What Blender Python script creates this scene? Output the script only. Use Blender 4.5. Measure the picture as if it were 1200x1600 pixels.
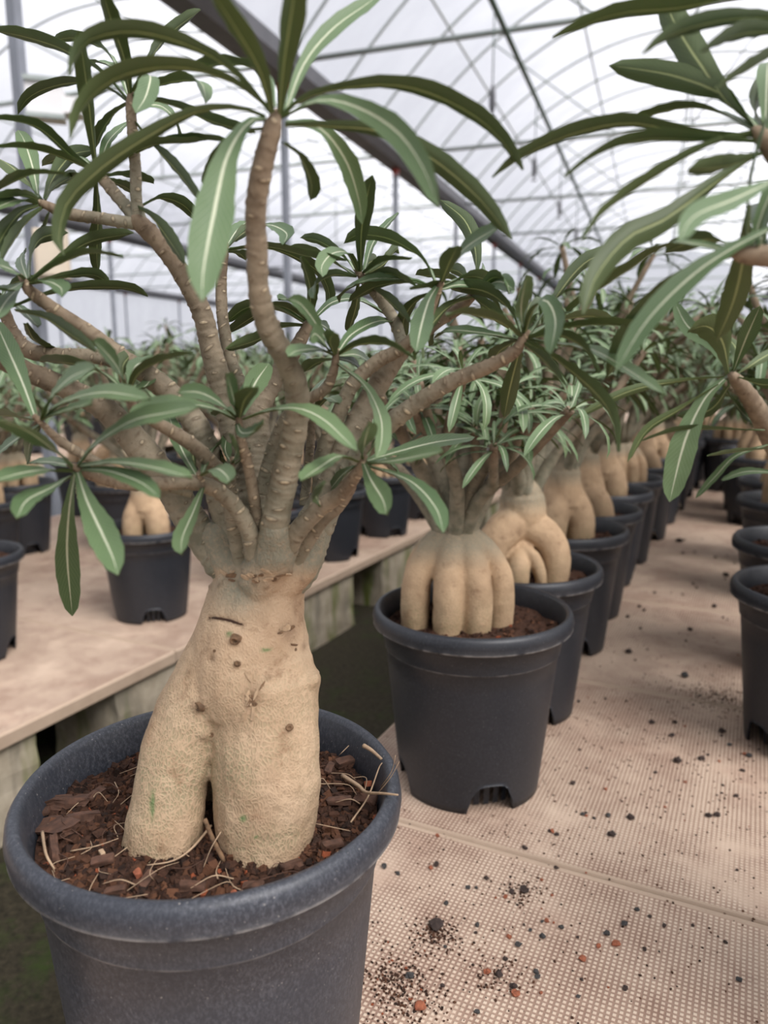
import bpy, bmesh, math, random
import numpy as np
from mathutils import Vector, Matrix, noise as mnoise

for o in list(bpy.data.objects):
    bpy.data.objects.remove(o)
SC = bpy.context.scene
COL = SC.collection
PI = math.pi

# ------------------------------------------------------------------ camera
FPX = 1190.0
H = 1.0                                    # camera height above the ground
TH = math.atan(225.0 / FPX)                # pitch down
CT, ST = math.cos(TH), math.sin(TH)
cam_d = bpy.data.cameras.new('camera')
cam = bpy.data.objects.new('camera', cam_d)
COL.objects.link(cam)
cam.location = (0, 0, H)
cam.rotation_euler = (PI / 2 - TH, 0, 0)
cam_d.sensor_fit = 'VERTICAL'
cam_d.sensor_height = 24.0
cam_d.sensor_width = 18.0
cam_d.lens = 24.0 * FPX / 1600.0
cam_d.clip_start = 0.02
cam_d.clip_end = 200
cam_d.dof.use_dof = True
cam_d.dof.focus_distance = 0.66
cam_d.dof.aperture_fstop = 3.6
SC.camera = cam

# ------------------------------------------------------------------ world, sun, exposure
WORLD = .74
SUN = 6.6
w = bpy.data.worlds.new('overcast_sky')
SC.world = w
w.use_nodes = True
bg = w.node_tree.nodes['Background']
bg.inputs[0].default_value = (0.93, 0.945, 1.0, 1)
bg.inputs[1].default_value = WORLD
sd = bpy.data.lights.new('sun', 'SUN')
sd.energy = SUN
sd.angle = math.radians(36)
sd.color = (1.0, 0.97, 0.935)
sun = bpy.data.objects.new('sun', sd)
COL.objects.link(sun)
sun.rotation_euler = (math.radians(43), 0, math.radians(46))   # from behind the viewer, a little right
SC.view_settings.view_transform = 'Standard'
SC.view_settings.look = 'None'
SC.view_settings.exposure = 0.40
SC.view_settings.gamma = 1.0
SC.view_settings.use_curve_mapping = False


# ------------------------------------------------------------------ helpers
def PY(x, y, Y):
    """point seen at photo pixel (x, y) at horizontal distance Y in front of the viewer"""
    k = (800.0 - y) / FPX
    z = Y * (k * CT - ST) / (CT + k * ST)
    d = Y * CT - z * ST
    return Vector(((x - 600.0) / FPX * d, Y, H + z))


def depth(p):
    return p[1] * CT - (p[2] - H) * ST


def atz(x, y, z):
    k = (800.0 - y) / FPX
    Y = (z - H) * (CT + k * ST) / (k * CT - ST)
    return PY(x, y, Y)


def mesh(name, verts, faces, mats=(), smooth=True, uvs=None, midx=None, attrs=None):
    me = bpy.data.meshes.new(name)
    me.from_pydata([tuple(v) for v in verts], [], faces)
    if smooth:
        me.polygons.foreach_set('use_smooth', [True] * len(me.polygons))
    for m in mats:
        me.materials.append(m)
    if midx is not None:
        me.polygons.foreach_set('material_index', midx)
    if uvs is not None:
        ul = me.uv_layers.new(name='UVMap')
        li = np.zeros(len(me.loops), dtype=np.int32)
        me.loops.foreach_get('vertex_index', li)
        ul.data.foreach_set('uv', np.asarray(uvs, dtype=np.float32)[li].ravel())
    if attrs:
        for k, v in attrs.items():
            a = me.attributes.new(k, 'FLOAT', 'POINT')
            a.data.foreach_set('value', np.asarray(v, dtype=np.float32))
    me.update()
    return me


def link(name, data, parent=None, loc=None, rot=None):
    o = bpy.data.objects.new(name, data)
    COL.objects.link(o)
    if parent is not None:
        o.parent = parent
    if loc is not None:
        o.location = loc
    if rot is not None:
        o.rotation_euler = rot
    return o


def tag(o, label=None, cat=None, group=None, kind=None):
    if label: o['label'] = label
    if cat: o['category'] = cat
    if group: o['group'] = group
    if kind: o['kind'] = kind
    return o


def catmull(pts, n):
    """n+1 samples along a smooth curve through pts, evenly spaced by length; rows may carry extra columns"""
    P = np.array([list(p) for p in pts], dtype=float)
    if len(P) == 2:
        P = np.vstack([P[0], P.mean(0), P[1]])
    Q = np.vstack([2 * P[0] - P[1], P, 2 * P[-1] - P[-2]])
    out = []
    m = 12
    for i in range(len(P) - 1):
        p0, p1, p2, p3 = Q[i], Q[i + 1], Q[i + 2], Q[i + 3]
        for t in np.linspace(0, 1, m, endpoint=False):
            out.append(0.5 * ((2 * p1) + (p2 - p0) * t + (2 * p0 - 5 * p1 + 4 * p2 - p3) * t * t
                              + (3 * p1 - p0 - 3 * p2 + p3) * t ** 3))
    out.append(P[-1])
    out = np.array(out)
    L = np.concatenate([[0], np.cumsum(np.linalg.norm(np.diff(out[:, :3], axis=0), axis=1))])
    s = np.linspace(0, L[-1], n + 1)
    return np.stack([np.interp(s, L, out[:, k]) for k in range(out.shape[1])], 1), L[-1]


def unit(v):
    return v / (np.linalg.norm(v) + 1e-12)


def frames(C, n0=None):
    """tangents and parallel-transported normals along a polyline"""
    T = np.gradient(C, axis=0)
    T = T / (np.linalg.norm(T, axis=1)[:, None] + 1e-12)
    if n0 is None:
        n0 = np.array([0, 0, 1.0]) if abs(T[0][2]) < 0.9 else np.array([1.0, 0, 0])
    n = unit(n0 - T[0] * np.dot(n0, T[0]))
    N = [n]
    for i in range(1, len(C)):
        n = unit(N[-1] - T[i] * np.dot(N[-1], T[i]))
        N.append(n)
    return T, np.array(N)


def tube_data(pts, radii, seg=10, step=None, n=None, scars=0, seed=0, cap=True, flat=1.0):
    """tapered tube; returns verts, faces, scar attribute, age attribute"""
    P = [list(p) + [r] for p, r in zip(pts, radii)]
    _, L = catmull(P, 8)
    if n is None:
        n = max(4, int(L / step))
    C, L = catmull(P, n)
    R = C[:, 3]
    C = C[:, :3]
    T, N = frames(C)
    B = np.cross(T, N)
    th = np.linspace(0, 2 * PI, seg, endpoint=False)
    rr = np.repeat(R[:, None], seg, 1)
    sc = np.zeros_like(rr)
    s = np.linspace(0, L, n + 1)
    if scars:
        rg = np.random.default_rng(seed)
        pos = 0.004
        a = rg.uniform(0, 6.28)
        while pos < L:
            a += 2.4 + rg.normal(0, .25)
            pos += scars * rg.uniform(.5, 1.5)
            rl = np.interp(pos, s, R)
            dth = (th - a + PI) % (2 * PI) - PI
            ln = rg.uniform(.0006, .0014)
            tl = rg.normal(0, .0012)
            g = np.exp(-((s[:, None] - pos - tl * dth[None, :]) / ln) ** 2 - (dth[None, :] * rl / rg.uniform(.0014, .0044)) ** 2)
            k = rg.uniform(.3, 1.25)
            sc = np.maximum(sc, g * k)
        rr = rr + sc * np.minimum(.0015, .15 * R)[:, None]
        rj = rg.normal(0, .03, n + 1); rj = np.convolve(rj, [.25, .5, .25], 'same')
        rr = rr * (1 + rj[:, None]) * (1 + .03 * np.sin(3 * th[None, :] + s[:, None] * 60 + seed))
    V = C[:, None, :] + rr[:, :, None] * (np.cos(th)[None, :, None] * N[:, None, :] + flat * np.sin(th)[None, :, None] * B[:, None, :])
    V = V.reshape(-1, 3)
    F = []
    for i in range(n):
        for j in range(seg):
            k = (j + 1) % seg
            F.append((i * seg + j, i * seg + k, (i + 1) * seg + k, (i + 1) * seg + j))
    if cap:
        F.append(tuple(range(seg - 1, -1, -1)))
        F.append(tuple(n * seg + j for j in range(seg)))
    age = np.repeat(np.linspace(0, 1, n + 1)[:, None], seg, 1).ravel()
    return V, F, sc.ravel(), age


class MB:
    """collects several shapes into one mesh"""
    def __init__(self):
        self.v, self.f = [], []
        self.a = {}

    def add(self, V, F, **attrs):
        b = len(self.v)
        self.v.extend([tuple(x) for x in V])
        self.f.extend([tuple(i + b for i in f) for f in F])
        for k, x in attrs.items():
            self.a.setdefault(k, []).extend(list(x))

    def box(self, c, s, R=None):
        x, y, z = [k / 2 for k in s]
        V = np.array([(-x, -y, -z), (x, -y, -z), (x, y, -z), (-x, y, -z), (-x, -y, z), (x, -y, z), (x, y, z), (-x, y, z)])
        if R is not None:
            V = V @ np.array(R).T
        self.add(V + np.array(c), [(0, 3, 2, 1), (4, 5, 6, 7), (0, 1, 5, 4), (1, 2, 6, 5), (2, 3, 7, 6), (3, 0, 4, 7)])

    def tube(self, pts, r, seg=8, n=None):
        rr = r if hasattr(r, '__len__') else [r] * len(pts)
        if n is None: n = max(2, (len(pts) - 1) * 4)
        V, F, _, _ = tube_data(pts, rr, seg, n=n)
        self.add(V, F)

    def bar(self, p, q, r, seg=8):
        p, q = np.array(p, float), np.array(q, float)
        T = unit(q - p)
        n = unit(np.cross(T, [0, 0, 1.0] if abs(T[2]) < .9 else [1.0, 0, 0]))
        b = np.cross(T, n)
        V = []
        for e in (p, q):
            for j in range(seg):
                a = 2 * PI * j / seg
                V.append(e + r * (math.cos(a) * n + math.sin(a) * b))
        F = [(j, (j + 1) % seg, seg + (j + 1) % seg, seg + j) for j in range(seg)]
        F += [tuple(range(seg - 1, -1, -1)), tuple(range(seg, 2 * seg))]
        self.add(V, F)

    def mesh(self, name, mats, smooth=True):
        return mesh(name, self.v, self.f, mats, smooth, attrs={k: v for k, v in self.a.items()})


# ------------------------------------------------------------------ materials
class NT:
    def __init__(self, name):
        self.m = bpy.data.materials.new(name)
        self.m.use_nodes = True
        self.t = self.m.node_tree
        for n in list(self.t.nodes):
            self.t.nodes.remove(n)
        self.out = self.t.nodes.new('ShaderNodeOutputMaterial')

    def n(self, typ, **kw):
        nd = self.t.nodes.new(typ)
        for k, v in kw.items():
            if k.startswith('_'):
                setattr(nd, k[1:], v)
            else:
                s = nd.inputs[int(k[1:])] if k[0] == 'i' and k[1:].isdigit() else nd.inputs[k.replace('__', ' ')]
                if hasattr(v, 'links') or isinstance(v, bpy.types.NodeSocket):
                    self.t.links.new(v, s)
                else:
                    s.default_value = v
        return nd

    def math(self, op, a, b=0.0, clamp=False):
        nd = self.n('ShaderNodeMath', _operation=op, i0=a, i1=b)
        nd.use_clamp = clamp
        return nd.outputs[0]

    def mix(self, f, a, b):
        nd = self.t.nodes.new('ShaderNodeMix')
        nd.data_type = 'RGBA'
        for s, v in ((nd.inputs[0], f), (nd.inputs[6], a), (nd.inputs[7], b)):
            if isinstance(v, bpy.types.NodeSocket):
                self.t.links.new(v, s)
            else:
                s.default_value = v
        return nd.outputs[2]

    def ramp(self, f, lo, hi, a=0.0, b=1.0):
        nd = self.n('ShaderNodeMapRange', i0=f, i1=lo, i2=hi, i3=a, i4=b)
        nd.clamp = True
        return nd.outputs[0]

    def noise(self, vec, scale, detail=4, rough=.55):
        nd = self.n('ShaderNodeTexNoise', Vector=vec, Scale=scale, Detail=detail, Roughness=rough)
        return nd.outputs[0]

    def bsdf(self, color, rough=.6, bump=None, bstr=.3, bdist=.002, spec=.5):
        kw = dict(Roughness=rough)
        b = self.n('ShaderNodeBsdfPrincipled', **kw)
        b.inputs['Specular IOR Level'].default_value = spec
        self.setc(b.inputs['Base Color'], color)
        if bump is not None:
            bp = self.n('ShaderNodeBump', Strength=bstr, Distance=bdist, Height=bump)
            self.t.links.new(bp.outputs[0], b.inputs['Normal'])
        return b

    def setc(self, s, v):
        if isinstance(v, bpy.types.NodeSocket):
            self.t.links.new(v, s)
        else:
            s.default_value = v

    def finish(self, sh):
        self.t.links.new(sh, self.out.inputs[0])
        return self.m


def srgb(r, g, b):
    f = lambda c: (c / 255 / 12.92) if c / 255 <= .04045 else ((c / 255 + .055) / 1.055) ** 2.4
    return (f(r), f(g), f(b), 1)


def mat_plain(name, c, rough=.5, metal=0.0, nscale=0, amt=.3):
    t = NT(name)
    col = c
    if nscale:
        g = t.n('ShaderNodeNewGeometry')
        f = t.ramp(t.noise(g.outputs['Position'], nscale), .35, .7)
        dark = tuple(x * (1 - amt) for x in c[:3]) + (1,)
        col = t.mix(f, dark, c)
    b = t.bsdf(col, rough)
    b.inputs['Metallic'].default_value = metal
    return t.finish(b.outputs[0])


def mat_film():
    t = NT('greenhouse_film')
    g = t.n('ShaderNodeNewGeometry')
    mp = t.n('ShaderNodeMapping', Vector=g.outputs['Position'])
    mp.inputs['Scale'].default_value = (.5, .9, .5)
    n1 = t.ramp(t.noise(mp.outputs[0], 1.4, 5, .6), .3, .75)
    col = t.mix(n1, (.60, .605, .65, 1), (.80, .80, .84, 1))
    tr = t.n('ShaderNodeBsdfTranslucent', Color=col)
    df = t.n('ShaderNodeBsdfDiffuse', Color=(.75, .76, .8, 1))
    m1 = t.n('ShaderNodeMixShader', i0=.12, i1=tr.outputs[0], i2=df.outputs[0])
    tp = t.n('ShaderNodeBsdfTransparent', Color=(.97, .97, 1, 1))
    m2 = t.n('ShaderNodeMixShader', i0=.5, i1=m1.outputs[0], i2=tp.outputs[0])
    return t.finish(m2.outputs[0])


def mat_leaf(name, base, base2, rib, trans, ribw=.075, rough=.42, vein=.35):
    t = NT(name)
    uv = t.n('ShaderNodeUVMap')
    sp = t.n('ShaderNodeSeparateXYZ', i0=uv.outputs[0])
    u, v = sp.outputs[0], sp.outputs[1]
    au = t.math('ABSOLUTE', t.math('SUBTRACT', u, .5))
    wr = t.math('MULTIPLY', t.math('SUBTRACT', 1.15, v), ribw)
    ribm = t.ramp(t.math('DIVIDE', au, wr), .55, 1.05, 1, 0)
    # side veins run forward from the rib
    ph = t.math('SUBTRACT', t.math('MULTIPLY', v, 22.0), t.math('MULTIPLY', au, 7.0))
    vn = t.math('ABSOLUTE', t.math('SUBTRACT', t.math('FRACT', ph), .5))
    vm = t.math('MULTIPLY', t.ramp(vn, .0, .10, 1, 0), vein)
    oi = t.n('ShaderNodeObjectInfo')
    g = t.n('ShaderNodeNewGeometry')
    nz = t.noise(g.outputs['Position'], 38, 3)
    f = t.math('ADD', t.math('MULTIPLY', oi.outputs['Random'], .6), t.math('MULTIPLY', nz, .5), True)
    c = t.mix(f, base, base2)
    c = t.mix(vm, c, rib)
    c = t.mix(ribm, c, rib)
    hb = t.math('SUBTRACT', t.math('MULTIPLY', ribm, -.6), t.math('MULTIPLY', vm, .6))
    b = t.bsdf(c, rough, hb, .35, .0012, .45)
    ct = t.mix(.5, c, trans)
    tr = t.n('ShaderNodeBsdfTranslucent', Color=ct)
    m = t.n('ShaderNodeMixShader', i0=.26, i1=b.outputs[0], i2=tr.outputs[0])
    return t.finish(m.outputs[0])


def mat_branch():
    t = NT('branch_bark')
    tc = t.n('ShaderNodeTexCoord')
    o = tc.outputs['Object']
    sc = t.n('ShaderNodeAttribute', _attribute_name='scar').outputs['Fac']
    ag = t.n('ShaderNodeAttribute', _attribute_name='age').outputs['Fac']
    n1 = t.noise(o, 60, 5, .6)
    n2 = t.noise(o, 320, 4, .6)
    base = t.mix(t.ramp(n1, .35, .65), srgb(118, 116, 98), srgb(154, 146, 126))
    tip = t.mix(t.ramp(n1, .3, .7), srgb(106, 90, 74), srgb(148, 130, 108))  # brown tip bark, darkened further: the backlit shade is put into its colour
    c = t.mix(t.ramp(ag, .1, .9), base, tip)
    c = t.mix(t.math('MULTIPLY', t.ramp(sc, .1, .3), t.ramp(sc, .5, .3, 0, .5)), c, srgb(84, 66, 50))
    c = t.mix(t.math('MULTIPLY', t.ramp(sc, .4, .8), t.ramp(n2, .36, .56, .15, .95)), c, srgb(196, 178, 148))
    c = t.mix(t.ramp(n2, .60, .75, 0, .5), c, srgb(82, 64, 46))
    h = t.math('ADD', t.math('MULTIPLY', n2, .6), n1)
    return t.finish(t.bsdf(c, .75, h, .45, .0015, .25).outputs[0])


def mat_caudex(name, tan1, tan2, green, gz0, gz1, scale=1.0):
    t = NT(name)
    tc = t.n('ShaderNodeTexCoord')
    o = tc.outputs['Object']
    n1 = t.noise(o, 22, 4, .6)
    n2 = t.noise(o, 260, 5, .65)
    sp = t.n('ShaderNodeSeparateXYZ', i0=o)
    # net-like fine skin
    wv = t.n('ShaderNodeVectorMath', _operation='ADD', i0=o)
    nv = t.n('ShaderNodeTexNoise', Vector=o, Scale=60, Detail=3)
    sv = t.n('ShaderNodeVectorMath', _operation='SCALE', i0=nv.outputs['Color'])
    sv.inputs['Scale'].default_value = .012
    t.t.links.new(sv.outputs[0], wv.inputs[1])
    mp = t.n('ShaderNodeMapping', Vector=wv.outputs[0])
    mp.inputs['Scale'].default_value = (1, 1, .55)
    vo = t.n('ShaderNodeTexVoronoi', _feature='DISTANCE_TO_EDGE', Vector=mp.outputs[0], Scale=430 * scale)
    net = t.ramp(vo.outputs['Distance'], .02, .25)
    c = t.mix(t.ramp(n1, .3, .7), tan1, tan2)
    low = t.ramp(sp.outputs[2], gz0, gz1, 1, 0)
    grn = t.math('MULTIPLY', low, t.ramp(t.noise(o, 14, 3), .42, .62))
    c = t.mix(t.math('MULTIPLY', t.math('MULTIPLY', grn, net), .75), c, green)
    c = t.mix(t.math('MULTIPLY', t.ramp(net, .0, .9, 0, .25), t.math('ADD', t.math('MULTIPLY', low, .85), .15)), c, srgb(122, 104, 78))
    c = t.mix(t.ramp(n2, .62, .74, 0, .55), c, srgb(118, 88, 60))
    c = t.mix(t.ramp(t.noise(o, 45, 4, .7), .58, .70, 0, .6), c, srgb(134, 104, 78))
    ga = t.n('ShaderNodeAttribute', _attribute_name='grey').outputs['Fac']
    c = t.mix(t.math('MULTIPLY', ga, t.ramp(n2, .3, .55, .55, 1)), c, srgb(136, 132, 114))
    sc = t.n('ShaderNodeAttribute', _attribute_name='scar').outputs['Fac']
    c = t.mix(t.math('MULTIPLY', sc, .85), c, srgb(88, 62, 42))
    mk = t.n('ShaderNodeAttribute', _attribute_name='mark').outputs['Fac']
    c = t.mix(t.math('MULTIPLY', mk, .9), c, srgb(92, 118, 72))
    mw = t.n('ShaderNodeMapping', Vector=o)
    mw.inputs['Scale'].default_value = (1, 1, .35)
    wr = t.noise(mw.outputs[0], 190, 5, .65)
    h = t.math('ADD', t.math('ADD', t.math('MULTIPLY', net, -.4), t.math('MULTIPLY', n2, .6)), t.math('MULTIPLY', wr, .9))
    return t.finish(t.bsdf(c, .72, h, .5, .0016, .3).outputs[0])


def mat_pot(name, c0, dust, rough=.45):
    t = NT(name)
    tc = t.n('ShaderNodeTexCoord')
    o = tc.outputs['Object']
    mp = t.n('ShaderNodeMapping', Vector=o)
    mp.inputs['Scale'].default_value = (1, 1, .6)
    n1 = t.noise(mp.outputs[0], 420, 5, .75)
    n2 = t.noise(o, 14, 4, .6)
    n3 = t.noise(o, 420, 2, .5)
    f = t.math('MULTIPLY', t.ramp(n1, .45, .72), t.ramp(n2, .3, .7, .35, 1))
    c = t.mix(t.math('MULTIPLY', f, dust), c0, srgb(140, 142, 150))
    c = t.mix(t.ramp(n3, .70, .76, 0, .7 * dust + .15), c, srgb(190, 184, 176))
    we = t.n('ShaderNodeAttribute', _attribute_name='wear').outputs['Fac']
    c = t.mix(t.math('MULTIPLY', we, t.ramp(t.noise(o, 60, 4), .35, .6)), c, srgb(140, 138, 136))
    return t.finish(t.bsdf(c, rough, n1, .12, .001, .45).outputs[0])


def mat_soil():
    t = NT('dark_potting_soil')
    g = t.n('ShaderNodeNewGeometry')
    p = g.outputs['Position']
    rnd = g.outputs['Random Per Island']
    n1 = t.noise(p, 180, 5, .7)
    c = t.mix(t.ramp(n1, .3, .7), srgb(36, 24, 18), srgb(78, 54, 42))
    c = t.mix(t.ramp(rnd, .55, 1, 0, .8), c, srgb(104, 70, 50))
    c = t.mix(t.ramp(rnd, .978, .98, 0, .7), c, srgb(150, 78, 50))
    c = t.mix(t.ramp(rnd, .25, .0, 0, .7), c, srgb(30, 26, 24))
    return t.finish(t.bsdf(c, .9, n1, .6, .003, .2).outputs[0])


def mat_panel():
    """pale plastic bench panel moulded with rows of small raised lozenges"""
    t = NT('bench_panel_plastic')
    tc = t.n('ShaderNodeTexCoord')
    o = tc.outputs['Object']
    g = t.n('ShaderNodeNewGeometry')
    p = g.outputs['Position']
    sp = t.n('ShaderNodeSeparateXYZ', i0=o)
    k = 2 * PI / .0060
    sx = t.math('SINE', t.math('MULTIPLY', sp.outputs[0], k))
    sy = t.math('SINE', t.math('MULTIPLY', sp.outputs[1], k))
    kn = t.math('MULTIPLY', t.ramp(sx, -.65, .05), t.ramp(sy, -.65, .05))
    topm = t.ramp(t.n('ShaderNodeSeparateXYZ', i0=g.outputs['Normal']).outputs[2], .9, .95)
    lip = t.n('ShaderNodeAttribute', _attribute_name='lip').outputs['Fac']
    kn = t.math('MULTIPLY', kn, t.math('MULTIPLY', topm, t.math('SUBTRACT', 1.0, lip)))
    big = t.noise(p, 3.1, 5, .62)
    mid = t.noise(p, 17, 5, .65)
    fin = t.noise(p, 150, 4, .7)
    dirt = t.math('ADD', t.math('MULTIPLY', big, .6), t.math('MULTIPLY', mid, .4))
    clean = srgb(214, 194, 172)
    stain = srgb(190, 164, 144)
    recess = t.mix(t.ramp(dirt, .36, .58), srgb(182, 156, 136), srgb(138, 110, 94))
    knob = t.mix(t.ramp(dirt, .45, .66), clean, stain)
    flat = t.mix(t.ramp(dirt, .35, .6), srgb(210, 188, 166), srgb(184, 156, 136))
    c = t.mix(kn, recess, knob)
    # worn-over patches where dirt fills the moulding
    fill = t.ramp(t.noise(p, 7.5, 4, .6), .54, .68, 0, .8)
    c = t.mix(fill, c, flat)
    c = t.mix(t.math('MAXIMUM', lip, t.math('SUBTRACT', 1.0, topm)), c, t.mix(mid, srgb(166, 144, 124), srgb(194, 172, 150)))
    speck = t.ramp(fin, .66, .74, 0, .55)
    c = t.mix(t.math('MULTIPLY', speck, t.ramp(mid, .42, .6)), c, srgb(92, 66, 54))
    h = t.math('MULTIPLY', kn, t.math('SUBTRACT', 1.0, fill))
    return t.finish(t.bsdf(c, .62, h, .55, .0012, .3).outputs[0])


def mat_concrete():
    t = NT('mossy_concrete')
    g = t.n('ShaderNodeNewGeometry')
    p = g.outputs['Position']
    sp = t.n('ShaderNodeSeparateXYZ', i0=p)
    n1 = t.noise(p, 12, 6, .65)
    mp = t.n('ShaderNodeMapping', Vector=p)
    mp.inputs['Scale'].default_value = (1, 1, .22)
    st = t.noise(mp.outputs[0], 13, 4, .6)
    c = t.mix(t.ramp(n1, .3, .7), srgb(150, 138, 118), srgb(190, 178, 158))
    c = t.mix(t.ramp(st, .52, .66, 0, .75), c, srgb(118, 112, 98))
    moss = t.math('MULTIPLY', t.ramp(t.noise(mp.outputs[0], 9, 4, .6), .50, .62), t.ramp(sp.outputs[2], .30, .02, .35, 1))
    c = t.mix(moss, c, srgb(98, 108, 46))
    return t.finish(t.bsdf(c, .85, n1, .4, .004, .2).outputs[0])


def mat_ground():
    t = NT('damp_mossy_ground')
    g = t.n('ShaderNodeNewGeometry')
    p = g.outputs['Position']
    n1 = t.noise(p, 9, 6, .7)
    n2 = t.noise(p, 70, 5, .7)
    n3 = t.noise(p, 2.2, 3, .6)
    c = t.mix(t.ramp(n2, .3, .7), srgb(30, 28, 20), srgb(66, 60, 46))
    c = t.mix(t.math('MULTIPLY', t.ramp(n1, .5, .68), t.ramp(n3, .35, .6)), c, srgb(48, 60, 26))
    c = t.mix(t.ramp(n2, .68, .74, 0, .6), c, srgb(140, 118, 92))
    return t.finish(t.bsdf(c, .9, n2, .6, .008, .2).outputs[0])


M = dict(
    film=mat_film(),
    leaf_top=mat_leaf('leaf_upper_side', srgb(72, 98, 62), srgb(118, 140, 98), srgb(214, 218, 188), srgb(120, 160, 60), ribw=.088, vein=.16),
    leaf_under=mat_leaf('leaf_lower_side', srgb(70, 84, 54), srgb(98, 112, 70), srgb(176, 184, 128), srgb(120, 145, 55), rough=.5, vein=.08),
    branch=mat_branch(),
    caudex=mat_caudex('caudex_skin', srgb(199, 172, 142), srgb(170, 142, 113), srgb(126, 134, 98), .30, .44),
    caudex2=mat_caudex('caudex_skin_smooth', srgb(200, 170, 136), srgb(170, 142, 112), srgb(150, 144, 104), .26, .32, .8),
    pot=mat_pot('black_plastic_pot', srgb(36, 38, 43), .11),
    potdust=mat_pot('dusty_black_plastic_pot', srgb(46, 49, 56), .34),
    soil=mat_soil(),
    barkchip=mat_plain('brown_bark', srgb(96, 66, 50), .85, 0, 160, .55),
    fibre=mat_plain('dry_root_fibre', srgb(186, 158, 128), .8, 0, 90, .4),
    panel=mat_panel(),
    concrete=mat_concrete(),
    ground=mat_ground(),
    steel=mat_plain('galvanised_steel', srgb(160, 168, 164), .5, .1, 8, .2),
    darksteel=mat_plain('dark_gutter_steel', srgb(92, 92, 96), .55, .2, 4, .25),
    post=mat_plain('grey_post_steel', srgb(132, 136, 144), .55, .2, 6, .2),
    greenpipe=mat_plain('green_irrigation_pipe', srgb(58, 78, 66), .5, 0, 6, .2),
    rust=mat_plain('rust_red_bracket', srgb(150, 62, 50), .7, 0, 30, .3),
    whitebox=mat_plain('white_painted_sheet', srgb(226, 224, 224), .5, 0, 6, .08),
    beigebox=mat_plain('beige_cardboard', srgb(206, 192, 172), .8, 0, 6, .12),
    bluenet=mat_plain('blue_wall_sheet', srgb(150, 172, 196), .7, 0, 3, .2),
    knot=mat_plain('dry_branch_knot', srgb(132, 102, 74), .85, 0, 240, .6),
    flake=mat_plain('pale_bark_flake', srgb(190, 162, 130), .8, 0, 200, .35),
    crumb=mat_plain('dark_soil_crumb', srgb(66, 52, 46), .9, 0, 300, .5),
    crumb_grey=mat_plain('grey_stone_crumb', srgb(64, 62, 60), .8, 0, 300, .4),
    crumb_red=mat_plain('orange_clay_crumb', srgb(158, 92, 64), .9, 0, 300, .4),
    greenscar=mat_plain('green_scraped_skin', srgb(86, 112, 70), .7, 0, 300, .3),
    darkslit=mat_plain('dark_bark_slit', srgb(70, 46, 32), .9, 0, 300, .4),
)

# ------------------------------------------------------------------ the greenhouse
GA = math.radians(19.5)
GW, GLEN, GBACK = 8.0, 38.0, -5.56
GZ, GRISE = 4.0, 2.15
GROT = (0, 0, -GA)


def arch(x):                                # x in -1..1
    return GZ + GRISE * (1 - abs(x) ** 2.3)


ground = link('floor', mesh('floor', [(-30, -12, 0), (24, -12, 0), (24, 48, 0), (-30, 48, 0)], [(0, 1, 2, 3)], [M['ground']]), rot=GROT)
tag(ground, kind='structure')

HOOP = 1.2
hoop_mb = MB()
hp = [(x * GW / 2, 0, arch(x)) for x in np.linspace(-1, 1, 25)]
hoop_mb.tube(hp, .018, 6, 48)
hoop_me = hoop_mb.mesh('hoop', [M['steel']])
tie_mb = MB(); tie_mb.bar((-GW / 2, 0, GZ + .05), (GW / 2, 0, GZ + .05), .028)
tie_me = tie_mb.mesh('tie_bar', [M['steel']])
web = {}
for nm, p, q in (('king', (0, GZ + .05), (0, arch(0))), ('ql', (-2, GZ + .05), (-2, arch(-.5))), ('qr', (2, GZ + .05), (2, arch(.5))),
                 ('dl', (-.9, GZ + .05), (-2.6, arch(-.65))), ('dr', (.9, GZ + .05), (2.6, arch(.65))), ('el', (0, GZ + .05), (-1.3, arch(-.325))), ('er', (0, GZ + .05), (1.3, arch(.325)))):
    b_ = MB(); b_.bar((p[0], 0, p[1]), (q[0], 0, q[1]), .012, 6)
    web[nm] = b_.mesh('web_rod', [M['steel']])
pur_mb = MB(); pur_mb.bar((0, GBACK, 0), (0, GLEN, 0), .016, 6)
pur_me = pur_mb.mesh('purlin', [M['steel']])
gut = MB()
prof = [(-.19, .10), (-.19, -.05), (-.11, -.14), (.11, -.14), (.19, -.05), (.19, .10)]
V, F = [], []
for yy in (GBACK, GLEN):
    for (x, z) in prof:
        V.append((x, yy, z))
for j in range(6):
    k = (j + 1) % 6
    F.append((j, k, 6 + k, 6 + j))
F += [(5, 4, 3, 2, 1, 0), (6, 7, 8, 9, 10, 11)]
gut.add(V, F)
gut_me = gut.mesh('gutter', [M['darksteel']], False)
post_mb = MB(); post_mb.box((0, 0, GZ / 2 - .07), (.066, .066, GZ - .14))
post_me = post_mb.mesh('post', [M['post']], False)
brk = MB(); brk.box((0, 0, 0), (.09, .09, .06)); brk.box((0, 0, -.05), (.05, .1, .05))
brk_me = brk.mesh('bracket', [M['rust']], False)

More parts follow.
